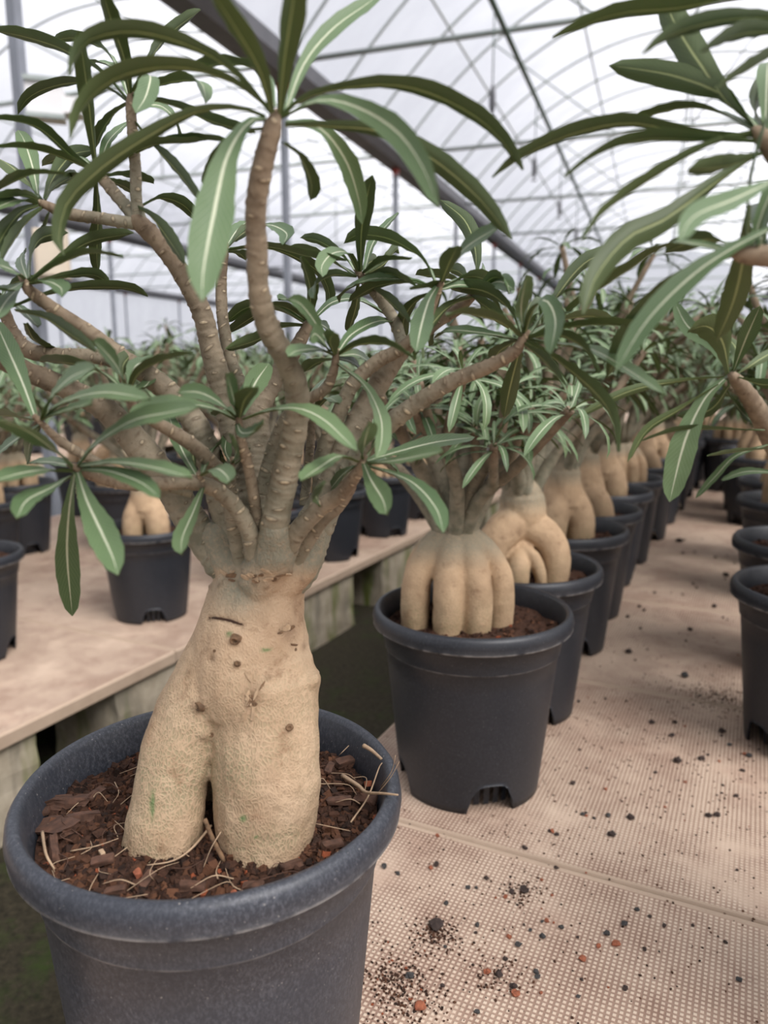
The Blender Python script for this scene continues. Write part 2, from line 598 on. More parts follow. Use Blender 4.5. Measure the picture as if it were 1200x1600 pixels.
for si, cx in enumerate((0.2, -7.8, -15.8, 8.2)):
    nu, nl = 24, int((GLEN - GBACK) / HOOP) * 4
    ys = np.linspace(GBACK, GLEN, nl + 1)
    V, F = [], []
    for i, yv in enumerate(ys):
        bul = .055 * abs(math.sin(PI * (yv - GBACK) / HOOP))
        for x in np.linspace(-1, 1, nu + 1):
            V.append((x * GW / 2, yv, arch(x) + .025 + bul * (1 - .3 * abs(x))))
    for i in range(nl):
        for j in range(nu):
            F.append((i * (nu + 1) + j, i * (nu + 1) + j + 1, (i + 1) * (nu + 1) + j + 1, (i + 1) * (nu + 1) + j))
    film = link('ceiling', mesh('ceiling', V, F, [M['film']]), loc=(cx * math.cos(GA), -cx * math.sin(GA), 0), rot=GROT)
    tag(film, kind='structure')
    nh = int((GLEN - GBACK) / HOOP)
    for i in range(nh + 1):
        yv = GBACK + i * HOOP
        if yv > -1.5:
            link('hoop', hoop_me, film, (0, yv, 0))
            if i % 3 == 2 and (si < 3):
                link('tie_bar', tie_me, film, (0, yv, 0))
                if si < 2:
                    for k_ in (('king', 'dl', 'er') if si == 0 else ('king',)):
                        link('web_rod', web[k_], film, (0, yv, 0))
                g_ = link('post', post_me, film, (-GW / 2, yv, 0))
                link('bracket', brk_me, g_, (.0, 0, GZ - .17))
    for x in (-.72, -.38, 0, .38, .72):
        link('purlin', pur_me, film, (x * GW / 2, 0, arch(x) - .035))
    if si < 3:
        link('gutter', gut_me, film, (-GW / 2, 0, GZ))
    if si in (0, 3):
        link('gutter', gut_me, film, (GW / 2, 0, GZ))


def gpt(a, b, z):                           # greenhouse axes to world
    return Vector((b * math.cos(GA) + a * math.sin(GA), -b * math.sin(GA) + a * math.cos(GA), z))


# end wall and side walls: film over a low blue sheet
def wall(name, pts, m):
    return tag(link(name, mesh(name, pts, [tuple(range(len(pts)))], [m], False)), kind='structure')


ep = []
for cx in (-15.8, -7.8, .2, 8.2):
    ep += [gpt(GLEN, cx + x * GW / 2, arch(x)) for x in np.linspace(-1, 1, 17)[(0 if cx < -15 else 1):]]
wall('wall_far', [gpt(GLEN, -19.8, 1.5), gpt(GLEN, 12.2, 1.5)] + ep[::-1], M['film'])
wall('wall_far_low', [gpt(GLEN - .05, -19.8, 0), gpt(GLEN - .05, 12.2, 0), gpt(GLEN - .05, 12.2, 1.5), gpt(GLEN - .05, -19.8, 1.5)], M['bluenet'])
wall('wall_left', [gpt(GBACK, -19.8, 0), gpt(GLEN, -19.8, 0), gpt(GLEN, -19.8, GZ), gpt(GBACK, -19.8, GZ)], M['film'])
wall('wall_right', [gpt(GBACK, 12.2, 0), gpt(GLEN, 12.2, 0), gpt(GLEN, 12.2, GZ), gpt(GBACK, 12.2, GZ)], M['film'])

# green irrigation pipe running under the tie bars, with hanging sprinkler heads
ip = link('irrigation_pipe', None, loc=gpt(0, -1.49, GZ - .01), rot=GROT)
tag(ip, 'long dark green pipe running under the roof tie bars', 'pipe')
pb = MB(); pb.bar((0, GBACK, 0), (0, GLEN - .5, 0), .026)
link('pipe', pb.mesh('pipe', [M['greenpipe']]), ip)
dm = MB(); dm.bar((0, 0, 0), (0, 0, -.62), .006, 5)
dh = MB(); dh.tube([(0, 0, -.60), (0, 0, -.66), (0, 0, -.78), (0, 0, -.84)], [.008, .026, .026, .008], 8); dh.bar((-.03, 0, -.86), (.03, 0, -.86), .01, 6)
dm_me, dh_me = dm.mesh('drop_tube', [M['greenpipe']]), dh.mesh('sprinkler_head', [M['darksteel']])
for a in np.arange(4.6, 30, 2.4):
    d_ = link('drop_tube', dm_me, ip, (0, a, 0))
    link('sprinkler_head', dh_me, d_)

# white fan housing and beige box fixed by the nearest grey post on the left
q = PY(72, 160, 4.85)
fb = link('fan_housing', None, loc=q, rot=(0, 0, .3))
tag(fb, 'white square fan housing fixed to the grey post at far left', 'fan')
m_ = MB(); m_.box((0, 0, 0), (.2, .2, .18)); m_.box((.14, 0, -.02), (.14, .14, .09))
link('housing', m_.mesh('housing', [M['whitebox']], False), fb)
for zz in (-.12, .11):
    m_ = MB(); m_.box((0, -.11, zz * .85), (.21, .022, .025))
    link('flange', m_.mesh('flange', [M['steel']], False), fb)
q = PY(82, 398, 4.85)
cb = link('control_box', None, loc=q, rot=(0, 0, .3))
tag(cb, 'beige control box mounted low on the grey post at far left', 'box')
m_ = MB(); m_.box((0, 0, 0), (.19, .15, .28))
link('box_body', m_.mesh('box_body', [M['beigebox']], False), cb)
m_ = MB(); m_.box((0, -.082, 0), (.16, .014, .25))
link('box_door', m_.mesh('box_door', [M['beigebox']], False), cb)

# ------------------------------------------------------------------ benches
BA = math.radians(26.0)
BC, BS = math.cos(BA), math.sin(BA)
BROT = (0, 0, -BA)
PANEL = .61


def bpt(a, b, z=0.0):                       # bench axes (a along, b across to the right) to world
    return Vector((b * BC + a * BS, -b * BS + a * BC, z))


def to_ab(p):
    return p[0] * BS + p[1] * BC, p[0] * BC - p[1] * BS


def panel_mesh(wd):
    """flat slab with rounded front edge and slightly raised lips along its two joints"""
    L_ = PANEL - .003
    x = [0, .006, wd - .006, wd]
    V, F, lip = [], [], []
    rows = [(0, -.002, 1), (.002, .0012, 1), (.006, .0012, 1), (.008, 0, 0), (L_ - .008, 0, 0), (L_ - .006, .0012, 1), (L_ - .002, .0012, 1), (L_, -.002, 1)]
    for (yy, z, lp) in rows:
        for i, xx in enumerate(x):
            V.append((xx, yy, z - (.005 if i in (0, 3) else 0))); lip.append(lp)
    n = len(V)
    for (yy, z, lp) in rows:
        for xx in x:
            V.append((xx, yy, -.032)); lip.append(1)
    for off, flip in ((0, 0), (n, 1)):
        for r in range(7):
            for i in range(3):
                q = (off + r * 4 + i, off + r * 4 + i + 1, off + r * 4 + 5 + i, off + r * 4 + 4 + i)
                F.append(q[::-1] if flip else q)
    for r in range(7):
        F.append((r * 4, (r + 1) * 4, n + (r + 1) * 4, n + r * 4))
        F.append((r * 4 + 3, n + r * 4 + 3, n + (r + 1) * 4 + 3, (r + 1) * 4 + 3))
    for i in range(3):
        F.append((i, n + i, n + i + 1, i + 1))
        F.append((28 + i, 29 + i, n + 29 + i, n + 28 + i))
    return mesh('panel', V, F, [M['panel']], False, attrs={'lip': lip})


def block_mesh(lx, ly, h, seed):
    rg = np.random.default_rng(seed)
    bm = bmesh.new()
    bmesh.ops.create_cube(bm, size=1)
    bmesh.ops.subdivide_edges(bm, edges=bm.edges[:], cuts=5, use_grid_fill=True)
    for v in bm.verts:
        p = Vector((v.co.x * lx, v.co.y * ly, (v.co.z + .5) * h))
        nz = mnoise.noise_vector(p * 22 + Vector((seed, 0, 0)))
        edge = (abs(v.co.x) > .49) + (abs(v.co.y) > .49)
        v.co = p + nz * (.004 if edge < 2 else .009) * (0 if v.co.z > .49 else 1)
    me = bpy.data.meshes.new('support_block')
    bm.to_mesh(me); bm.free()
    me.materials.append(M['concrete'])
    return me


def bench(b0, b1, ztop, a0, n, label, blocks, both=True):
    root = link('growing_bench', None, loc=(0, 0, 0), rot=BROT)
    tag(root, label, 'bench')
    pm = panel_mesh(b1 - b0)
    for i in range(n):
        link('panel', pm, root, (b0, a0 + i * PANEL, ztop))
    bms = [block_mesh(.22, .43, ztop - .032, s) for s in range(3)]
    for i, (s0, s1) in enumerate(blocks):
        for k, bx in enumerate((b1 - .125, b0 + .125)):
            o = link('support_block', bms[(i + k) % 3], root, (bx, (s0 + s1) / 2, 0))
            o.scale = (1, (s1 - s0) / .43, 1)
    return root


ZR, ZL = .37, .255
blk = [(.60, 1.06), (1.29, 1.72), (2.11, 2.53), (2.787, 3.2)] + [(3.46 + i * .7, 3.88 + i * .7) for i in range(20)]
blk0 = [(-.8 + i * .7, -.38 + i * .7) for i in range(2)]
bench(-.549, 1.40, ZR, .28 - 3 * PANEL, 30, 'long pale bench in front carrying the big twin-legged plant', blk0 + blk)
bench(-3.2, -1.352, ZL, .28 - PANEL, 27, 'lower pale bench on mossy blocks across the dark gap', blk)
bench(-7.1, -5.4, ZL, .9, 20, 'far left bench behind the lower pale bench', blk[1:])
bench(-9.8, -8.0, ZL, 1.5, 20, 'farthest left bench in the background rows', blk[2:])
bench(2.1, 4.0, ZR, .9, 26, 'background bench at right beyond the second pot row', blk[1:])

# ------------------------------------------------------------------ pots and soil
def pot_mesh(h=.28, mat='pot', r_rim=.150, r_base=.107, seg=112):
    """nursery pot: tapered wall, moulded line, rolled rim, four arched drain openings at the foot"""
    k = h / .28
    rb, rt = r_base, r_rim - .0125
    zt = h - .022
    def wall_r(z):
        return rb + (rt - .004 - rb) * (z / zt)
    # profile rows: (r, z, wear); negative z marks the foot row that follows the arches
    rows = []
    for z in (0, .012, .026, .042, .052, .07, .13, .19):
        rows.append((wall_r(z * k), z * k, 0))
    zs = h - .062
    rows += [(wall_r(zs), zs, 0), (wall_r(zs + .002) + .0022, zs + .002, .5), (wall_r(zs + .004) + .0022, zs + .004, 0),
             (rt - .001, h - .030, 0), (rt + .004, h - .0275, .1), (r_rim - .0035, h - .0265, 1), (r_rim - .001, h - .0245, 1),
             (r_rim - .0015, h - .0225, .1), (r_rim, h - .016, 0), (r_rim - .0015, h - .007, 0), (r_rim - .0055, h - .0012, 0),
             (r_rim - .0095, h - .0016, 0), (r_rim - .0125, h - .006, .05), (rt - .0055, h - .03, 0), (wall_r(h - .1) - .005, h - .1, 0)]
    V, F, wear = [], [], []
    th = np.arange(seg) * 2 * PI / seg
    half = .033 / rb
    def arch_z(t):
        d = (t + PI / 4) % (PI / 2) - PI / 4
        x = abs(d) / half
        return .046 * k * (1 - x ** 3.2) ** .5 if x < 1 else 0.0
    for (r, z, wv) in rows:
        for t in th:
            zz = max(z, arch_z(t)) if z < .05 else z
            rr = r + (wall_r(zz) - wall_r(z) if z < .05 else 0)
            V.append((rr * math.cos(t), rr * math.sin(t), zz)); wear.append(wv)
    n = len(rows)
    for i in range(n - 1):
        for j in range(seg):
            q = (j + 1) % seg
            F.append((i * seg + j, i * seg + q, (i + 1) * seg + q, (i + 1) * seg + j))
    # inner face of the foot and the recessed floor with drain ribs
    b = len(V)
    for (r, z) in ((-.004, 0), (-.004, .05)):
        for t in th:
            zz = max(z * k, arch_z(t))
            V.append(((wall_r(zz) + r) * math.cos(t), (wall_r(zz) + r) * math.sin(t), zz)); wear.append(0)
    for t in th:
        V.append((.05 * math.cos(t), .05 * math.sin(t), .047 * k)); wear.append(0)
    for j in range(seg):
        q = (j + 1) % seg
        F.append((j, b + j, b + q, q))
        F.append((b + j, b + seg + j, b + seg + q, b + q))
        F.append((b + seg + j, b + 2 * seg + j, b + 2 * seg + q, b + seg + q))
    F.append(tuple(b + 2 * seg + j for j in range(seg)))
    # inner foot skirt: a ring of short ribs seen through the arches
    for t in np.arange(0, 2 * PI, PI / 18):
        r0 = rb * .78
        c, s = math.cos(t), math.sin(t)
        p = len(V)
        for (dr, dt, z) in ((0, -.05, .002), (0, .05, .002), (.004, .05, .046 * k), (.004, -.05, .046 * k)):
            V.append(((r0 + dr) * math.cos(t + dt), (r0 + dr) * math.sin(t + dt), z)); wear.append(0)
        F.append((p, p + 1, p + 2, p + 3))
    return mesh('pot', V, F, [M[mat]], True, attrs={'wear': wear})


def soil_mesh(zs, r, seed, crumbs=0, rings=14, seg=48):
    rg = np.random.default_rng(seed)
    V, F = [(0, 0, zs + .006)], []
    for i in range(1, rings + 1):
        rr = r * i / rings
        for j in range(seg):
            a = 2 * PI * j / seg
            x, y = rr * math.cos(a), rr * math.sin(a)
            z = zs + .007 * mnoise.noise(Vector((x * 28, y * 28, seed))) + .004 * mnoise.noise(Vector((x * 90, y * 90, seed)))
            V.append((x, y, z))
    for j in range(seg):
        F.append((0, 1 + j, 1 + (j + 1) % seg))
    for i in range(rings - 1):
        for j in range(seg):
            q = (j + 1) % seg
            F.append((1 + i * seg + j, 1 + i * seg + q, 1 + (i + 1) * seg + q, 1 + (i + 1) * seg + j))
    V = [tuple(v) for v in V]
    base = np.array([(-1, -1, -1), (1, -1, -1), (1, 1, -1), (-1, 1, -1), (-1, -1, 1), (1, -1, 1), (1, 1, 1), (-1, 1, 1)], float)
    bf = [(0, 3, 2, 1), (4, 5, 6, 7), (0, 1, 5, 4), (1, 2, 6, 5), (2, 3, 7, 6), (3, 0, 4, 7)]
    for _ in range(crumbs):
        rr = (r - .003) * math.sqrt(rg.uniform(0, 1)); a = rg.uniform(0, 2 * PI)
        x, y = rr * math.cos(a), rr * math.sin(a)
        z = zs + .007 * mnoise.noise(Vector((x * 28, y * 28, seed)))
        s = .0006 + .0030 * rg.random() ** 4
        R = np.array(Matrix.Rotation(rg.uniform(0, 6), 3, Vector(rg.normal(size=3)).normalized()))
        bx = base * (s * rg.uniform(.5, 1.3, 3)) * rg.uniform(.65, 1.15, (8, 1))
        bx = bx @ R.T + np.array((x, y, z + s * .5))
        k = len(V)
        V.extend(map(tuple, bx))
        F.extend([tuple(k + i for i in f) for f in bf])
    return mesh('soil', V, F, [M['soil']], False)


# ------------------------------------------------------------------ leaves
def leaf_width(t):
    a = .24 + .76 * np.clip(t / .58, 0, 1) ** 1.15
    b = np.where(t > .58, np.sqrt(np.clip(1 - ((t - .58) / .42) ** 2.3, 0, 1)), 1.0)
    return a * b


def leaf_mesh(C, N, wd, rg, n, fold=.18, wavy=.03, double=True):
    """strip along curve C with normals N; upper and lower skin are two surfaces"""
    T = np.gradient(C, axis=0)
    T /= np.linalg.norm(T, axis=1)[:, None] + 1e-12
    S = np.cross(T, N)
    t = np.linspace(0, 1, n + 1)
    hw = np.maximum(leaf_width(t) * wd / 2, wd * .015)
    xs = np.array([-1, -.55, 0, .55, 1.0])
    p1, p2, f1 = rg.uniform(0, 6), rg.uniform(0, 6), rg.uniform(4, 8)
    V, U = [], []
    for i in range(n + 1):
        for x in xs:
            wv = wavy * wd * abs(x) * (math.sin(f1 * t[i] * 6.28 + (p1 if x < 0 else p2))) * min(1, t[i] * 3)
            up = fold * abs(x) ** 1.3 * hw[i] + wv
            ww = hw[i] * (1 + .035 * math.sin(f1 * 1.7 * t[i] * 6.28 + (p2 if x < 0 else p1)))
            V.append(C[i] + S[i] * x * ww + N[i] * up); U.append(((x + 1) / 2, t[i]))
    F, mi = [], []
    for i in range(n):
        for j in range(4):
            F.append((i * 5 + j, i * 5 + j + 1, (i + 1) * 5 + j + 1, (i + 1) * 5 + j)); mi.append(0)
    if double:
        b = len(V)
        for i in range(n + 1):
            for k, x in enumerate(xs):
                V.append(np.array(V[i * 5 + k]) - N[i] * (.0007 if abs(x) < .9 else .00015) - N[i] * (.0005 if x == 0 else 0)); U.append(((x + 1) / 2, t[i]))
        for i in range(n):
            for j in range(4):
                F.append((b + i * 5 + j, b + (i + 1) * 5 + j, b + (i + 1) * 5 + j + 1, b + i * 5 + j + 1)); mi.append(1)
    return V, F, U, mi


VIEW0 = np.array([0, 0, H])


def traced_leaf(pix, Yb, wpx, axis, seed, side='', dirn=None, Lt=.13, tw=.0125):
    """leaf through photo points; its base lies at distance Yb, its real length sets how far it leans to or from the viewer"""
    rg = np.random.default_rng(seed)
    pb = PY(pix[0][0], pix[0][1], Yb)
    d0 = depth(pb)
    L2 = sum(math.hypot(pix[i + 1][0] - pix[i][0], pix[i + 1][1] - pix[i][1]) for i in range(len(pix) - 1)) * d0 / FPX
    ext = math.sqrt(max(0.0, (Lt * rg.uniform(.9, 1.1)) ** 2 - L2 ** 2))
    ext = min(ext, .075)
    sg = dirn if dirn is not None else rg.choice([-1, 1])
    cum = [0]
    for i in range(len(pix) - 1):
        cum.append(cum[-1] + math.hypot(pix[i + 1][0] - pix[i][0], pix[i + 1][1] - pix[i][1]))
    pts = [PY(x, y, Yb + sg * ext * (c / cum[-1])) for (x, y), c in zip(pix, cum)]
    n = 16
    C, L = catmull(pts, n)
    n0 = np.array(axis, float)
    T, N = frames(C, n0 + np.array([0, 0, .15]))
    m = n // 2
    v = unit(VIEW0 - C[m])
    tm = T[m]
    vp = unit(v - tm * np.dot(v, tm))
    sp = np.cross(tm, vp)
    # angle of the natural normal about the tangent, measured from the viewing side
    phi = math.atan2(np.dot(N[m], sp), np.dot(N[m], vp))
    wt = max(wpx * depth(C[m]) / FPX, tw * rg.uniform(.85, 1.1))
    r = min(1.0, wpx * depth(C[m]) / FPX / wt)
    a = math.acos(max(.12, r))
    cand = [a, -a, PI - a, a - PI]
    if side == 't': cand = cand[:2]
    if side == 'u': cand = cand[2:]
    best = min(cand, key=lambda c: abs((c - phi + PI) % (2 * PI) - PI))
    dphi = (best - phi + PI) % (2 * PI) - PI
    t = np.linspace(0, 1, n + 1)
    for i in range(n + 1):
        k = dphi * min(1, .35 + 1.5 * t[i])
        R = Matrix.Rotation(k, 3, Vector(T[i]))
        N[i] = np.array(R @ Vector(N[i]))
    return leaf_mesh(C, N, wt, rg, n, fold=.22, wavy=.028)


def canon_leaf(e, k, seed, n=10, wd=.115, double=True, fold=.2, wavy=.035):
    """unit leaf leaving the origin along +x at elevation e and drooping by k radians along its length"""
    rg = np.random.default_rng(seed)
    t = np.linspace(0, 1, n + 1)
    ang = e - k * t ** 1.2
    C = np.zeros((n + 1, 3))
    for i in range(1, n + 1):
        C[i] = C[i - 1] + np.array([math.cos(ang[i]), 0, math.sin(ang[i])]) / n
    N = np.stack([-np.sin(ang), 0 * ang, np.cos(ang)], 1)
    C[:, 1] += .06 * rg.normal() * t ** 2
    return leaf_mesh(C, N, wd, rg, n, fold, wavy, double)


LEAFSET, LEAFLOW = [], []
for i, (e, k) in enumerate(((1.25, .5), (.95, .8), (.7, 1.0), (.45, 1.1), (.2, 1.0), (-.05, .9), (.8, 1.7), (.5, 1.9))):
    V, F, U, mi = canon_leaf(e, k, i, wd=.118 + .012 * (i % 3))
    LEAFSET.append(mesh('leaf', V, F, [M['leaf_top'], M['leaf_under']], True, U, mi))
    V, F, U, mi = canon_leaf(e, k, i, n=5, wd=.13, wavy=0)
    LEAFLOW.append((np.array(V), F, U, mi))


def rosette(apex, axis, n, L, rg, low=False):
    """placements (leaf kind, matrix) of a whorl of leaves at a shoot tip"""
    axis = Vector(axis).normalized()
    up = axis.lerp(Vector((0, 0, 1)), .6).normalized()
    x = up.orthogonal().normalized()
    y = up.cross(x)
    out = []
    a = rg.uniform(0, 6)
    for i in range(n):
        a += 2.399
        f = (i + .5) / n
        kind = [0, 1, 2, 2, 6, 3, 7, 3, 4, 5][min(9, int(f * 10))]
        d = x * math.cos(a) + y * math.sin(a)
        s = L * (.55 + .6 * min(1, f * 1.8)) * rg.uniform(.8, 1.15)
        z = up
        yy = z.cross(d)
        m = Matrix((d, yy, z)).transposed().to_4x4()
        m = Matrix.Rotation(rg.uniform(-.3, .3), 4, d) @ m
        m = Matrix.Translation(Vector(apex) - axis * (f * .012)) @ m @ Matrix.Scale(s, 4)
        out.append((kind, m))
    return out


def leaf_children(places, parent):
    for k, m in places:
        o = link('leaf', LEAFSET[k], parent)
        o.matrix_local = m


def foliage_mesh(places):
    V, F, U, mi = [], [], [], []
    for k, m in places:
        lv, lf, lu, lm = LEAFLOW[k]
        b = len(V)
        mm = np.array(m)
        V.extend(map(tuple, lv @ mm[:3, :3].T + mm[:3, 3]))
        F.extend([tuple(b + i for i in f) for f in lf])
        U.extend(lu); mi.extend(lm)
    return mesh('foliage', V, F, [M['leaf_top'], M['leaf_under']], True, U, mi)


# ------------------------------------------------------------------ swollen stems
def remeshed(parts, voxel, mat, bump=.0015, smooth=6, attr=None, bscale=45, name='caudex'):
    """union of tapered tubes fused into one smooth skin"""
    mb = MB()
    for pts, rad in parts:
        V, F, _, _ = tube_data(pts, rad, 20, n=max(6, len(pts) * 4))
        mb.add(V, F)
        for e, r in ((pts[0], rad[0]), (pts[-1], rad[-1])):      # round the ends
            bm = bmesh.new()
            bmesh.ops.create_icosphere(bm, subdivisions=2, radius=r * .97)
            bm.verts.index_update()
            mb.add([Vector(e) + v.co for v in bm.verts], [[v.index for v in f.verts] for f in bm.faces])
            bm.free()
    me = mb.mesh(name, [mat])
    o = bpy.data.objects.new('tmp', me)
    COL.objects.link(o)
    r = o.modifiers.new('r', 'REMESH'); r.mode = 'VOXEL'; r.voxel_size = voxel; r.use_smooth_shade = True
    s = o.modifiers.new('s', 'SMOOTH'); s.factor = .5; s.iterations = smooth
    dg = bpy.context.evaluated_depsgraph_get()
    out = bpy.data.meshes.new_from_object(o.evaluated_get(dg))
    bpy.data.objects.remove(o)
    bpy.data.meshes.remove(me)
    out.name = name
    n = len(out.vertices)
    co = np.zeros(n * 3); out.vertices.foreach_get('co', co); co = co.reshape(-1, 3)
    no = np.zeros(n * 3); out.vertices.foreach_get('normal', no); no = no.reshape(-1, 3)
    if bump:
        d = np.array([mnoise.noise(Vector(c * bscale)) + .5 * mnoise.noise(Vector(c * bscale * 2.7)) for c in co])
        co = co + no * (d * bump)[:, None]
    if attr:
        for k, fn in attr.items():
            vals, disp = fn(co)
            a = out.attributes.new(k, 'FLOAT', 'POINT')
            a.data.foreach_set('value', np.asarray(vals, np.float32))
            if disp is not None:
                co = co + no * disp[:, None]
    out.vertices.foreach_set('co', co.ravel())
    if not out.materials:
        out.materials.append(mat)
    out.polygons.foreach_set('use_smooth', [True] * len(out.polygons))
    out.update()
    return out


def caudex_variant(kind, seed, zs, voxel=.0028):
    """returns the fused mesh, crown height and crown radius; local to the pot"""
    rg = np.random.default_rng(seed)
    parts = []
    if kind == 'ribbed':                                    # upright fat fingers side by side
        top = zs + .118
        for i, (x, y, lean) in enumerate(((-.058, -.018, -.012), (-.021, -.046, -.003), (.019, -.048, .002), (.057, -.022, .006),
                                          (.048, .03, .01), (0, .046, 0), (-.046, .032, -.01))):
            parts.append(([(x * 1.12, y * 1.12, zs - .03), (x * 1.14, y * 1.14, zs + .03), (x * 1.06, y * 1.06, zs + .075), (x * .72, y * .72, zs + .11), (x * .35, y * .35, top + .012)],
                          [.0195, .0215, .022, .0205, .020]))
        parts.append(([(0, 0, zs + .03), (0, 0, zs + .09), (0, 0, top + .012)], [.028, .034, .034]))
        crown, cr = top + .012, .036
    elif kind == 'legs':                                    # two splayed knees with small tubers between
        top = zs + .135
        parts.append(([(0, 0, zs + .10), (.002, 0, zs + .125), (0, 0, top + .02)], [.040, .043, .040]))
        parts.append(([(-.01, -.005, zs + .11), (-.04, -.022, zs + .092), (-.068, -.03, zs + .05), (-.078, -.03, zs - .02)], [.036, .033, .031, .026]))
        parts.append(([(.012, -.005, zs + .10), (.046, -.02, zs + .075), (.058, -.028, zs + .035), (.054, -.03, zs - .02)], [.036, .031, .028, .023]))
        parts.append(([(.0, .02, zs + .10), (.02, .05, zs + .05), (.025, .06, zs - .02)], [.034, .030, .024]))
        parts.append(([(-.012, -.03, zs + .06), (-.018, -.05, zs + .035), (-.018, -.055, zs - .02)], [.014, .021, .019]))
        parts.append(([(-.004, -.034, zs + .066), (.012, -.05, zs + .05), (.022, -.056, zs + .02), (.026, -.058, zs - .02)], [.010, .012, .011, .010]))
        crown, cr = top + .02, .040
    elif kind == 'twin':
        top = zs + .14
        parts.append(([(0, 0, zs + .08), (0, 0, zs + .12), (0, 0, top + .015)], [.046, .042, .038]))
        parts.append(([(-.012, 0, zs + .1), (-.034, -.012, zs + .05), (-.040, -.014, zs - .02)], [.036, .033, .028]))
        parts.append(([(.014, 0, zs + .1), (.034, -.018, zs + .05), (.038, -.02, zs - .02)], [.037, .036, .033]))
        parts.append(([(.0, .01, zs + .1), (-.004, .04, zs + .05), (0, .048, zs - .02)], [.036, .033, .028]))
        crown, cr = top + .015, .038
    else:                                                   # leaning bottle with a root arm
        top = zs + .15
        parts.append(([(.0, 0, zs - .02), (.006, 0, zs + .05), (.0, 0, zs + .11), (-.004, 0, top + .015)], [.052, .054, .046, .038]))
        parts.append(([(.01, -.02, zs + .08), (.05, -.035, zs + .05), (.068, -.04, zs - .02)], [.026, .026, .022]))
        parts.append(([(-.01, -.02, zs + .075), (-.048, -.03, zs + .04), (-.060, -.035, zs - .02)], [.026, .027, .022]))
        crown, cr = top + .015, .038

    def grey(co):
        return np.clip((co[:, 2] - (crown - .035)) / .03, 0, 1) * .8, None

    def scar(co):
        v = np.zeros(len(co)); d = np.zeros(len(co))
        for _ in range(9):
            c = np.array([rg.uniform(-.06, .06), rg.uniform(-.08, .0), zs + rg.uniform(.02, .11)])
            rr = rg.uniform(.002, .006)
            g = np.exp(-(np.linalg.norm(co - c, axis=1) / (rr * 1.8)) ** 2)
            v = np.maximum(v, g * .7); d -= g * .0012
        return np.clip(v, 0, 1), d
    me = remeshed(parts, voxel, M['caudex2'], .0010, 2, {'grey': grey, 'scar': scar}, 40)
    return me, crown, cr


def grow(seed, crown, cr, spread=.26, height=.30, nb=9, L=.095, nleaf=11):
    """branches (points, radii) with their leaf whorls; local to the pot"""
    rg = np.random.default_rng(seed)
    out = []
    for i in range(nb):
        a = i * 2.399 + rg.uniform(-.3, .3)
        f = (i + .5) / nb
        out_r = spread * (.25 + .75 * f) * rg.uniform(.85, 1.15)
        hh = height * (1.05 - .38 * f) * rg.uniform(.8, 1.15)
        d = Vector((math.cos(a), math.sin(a), 0))
        s = Vector((d.x * cr * .55, d.y * cr * .55, crown + .010))
        p1 = s + d * out_r * .22 + Vector((0, 0, hh * .32))
        p2 = s + d * out_r * .58 + Vector((rg.normal(0, .012), rg.normal(0, .012), hh * .62))
        p3 = s + d * out_r + Vector((rg.normal(0, .015), rg.normal(0, .015), hh))
        r0 = rg.uniform(.011, .0155)
        pts, rad = [s, p1, p2, p3], [r0, r0 * .8, r0 * .62, r0 * .5]
        pl = rosette(p3, (p3 - p2), nleaf, L, rg)
        out.append((pts, rad, pl))
        for k in range(rg.integers(1, 3)):                  # side shoots
            b = a + rg.choice([-1, 1]) * rg.uniform(.5, 1.2)
            e = Vector((math.cos(b), math.sin(b), 0))
            st = p1.lerp(p2, rg.uniform(.2, .9))
            q1 = st + e * out_r * .2 + Vector((0, 0, hh * .12))
            q2 = st + e * out_r * .38 + Vector((0, 0, hh * rg.uniform(.2, .42)))
            pl = rosette(q2, (q2 - q1), nleaf - 1, L * .92, rg)
            out.append(([st, q1, q2], [r0 * .62, r0 * .52, r0 * .42], pl))
    return out


def branch_obj(pts, rad, parent, step=.005, seg=10, scars=.012, seed=0):
    V, F, sc, ag = tube_data(pts, rad, seg, step=step, scars=scars, seed=seed)
    return link('branch', mesh('branch', V, F, [M['branch']], True, attrs={'scar': sc, 'age': ag}), parent)

# ------------------------------------------------------------------ the big plant in front
R0 = Vector((-.136, .553, ZR))
PH = .313
main = link('desert_rose', None, loc=R0)
tag(main, 'largest desert rose in front, pale two-legged trunk in a dusty black pot', 'potted plant')
link('pot', pot_mesh(PH, 'potdust'), main, rot=(0, 0, .5))
ZS0 = PH - .034
soil0 = link('soil', soil_mesh(ZS0, .1305, 3, 15000, 40, 120), main)


def loc0(p):
    return Vector(p) - R0


def cx(x, y, wpx, Y=.55):
    p = PY(x, y, Y)
    return loc0(p), wpx * depth(p) / FPX


def chain(lst):
    P, R = [], []
    for (x, y, r, Y) in lst:
        p, rr = cx(x, y, r, Y); P.append(p); R.append(rr)
    return P, R


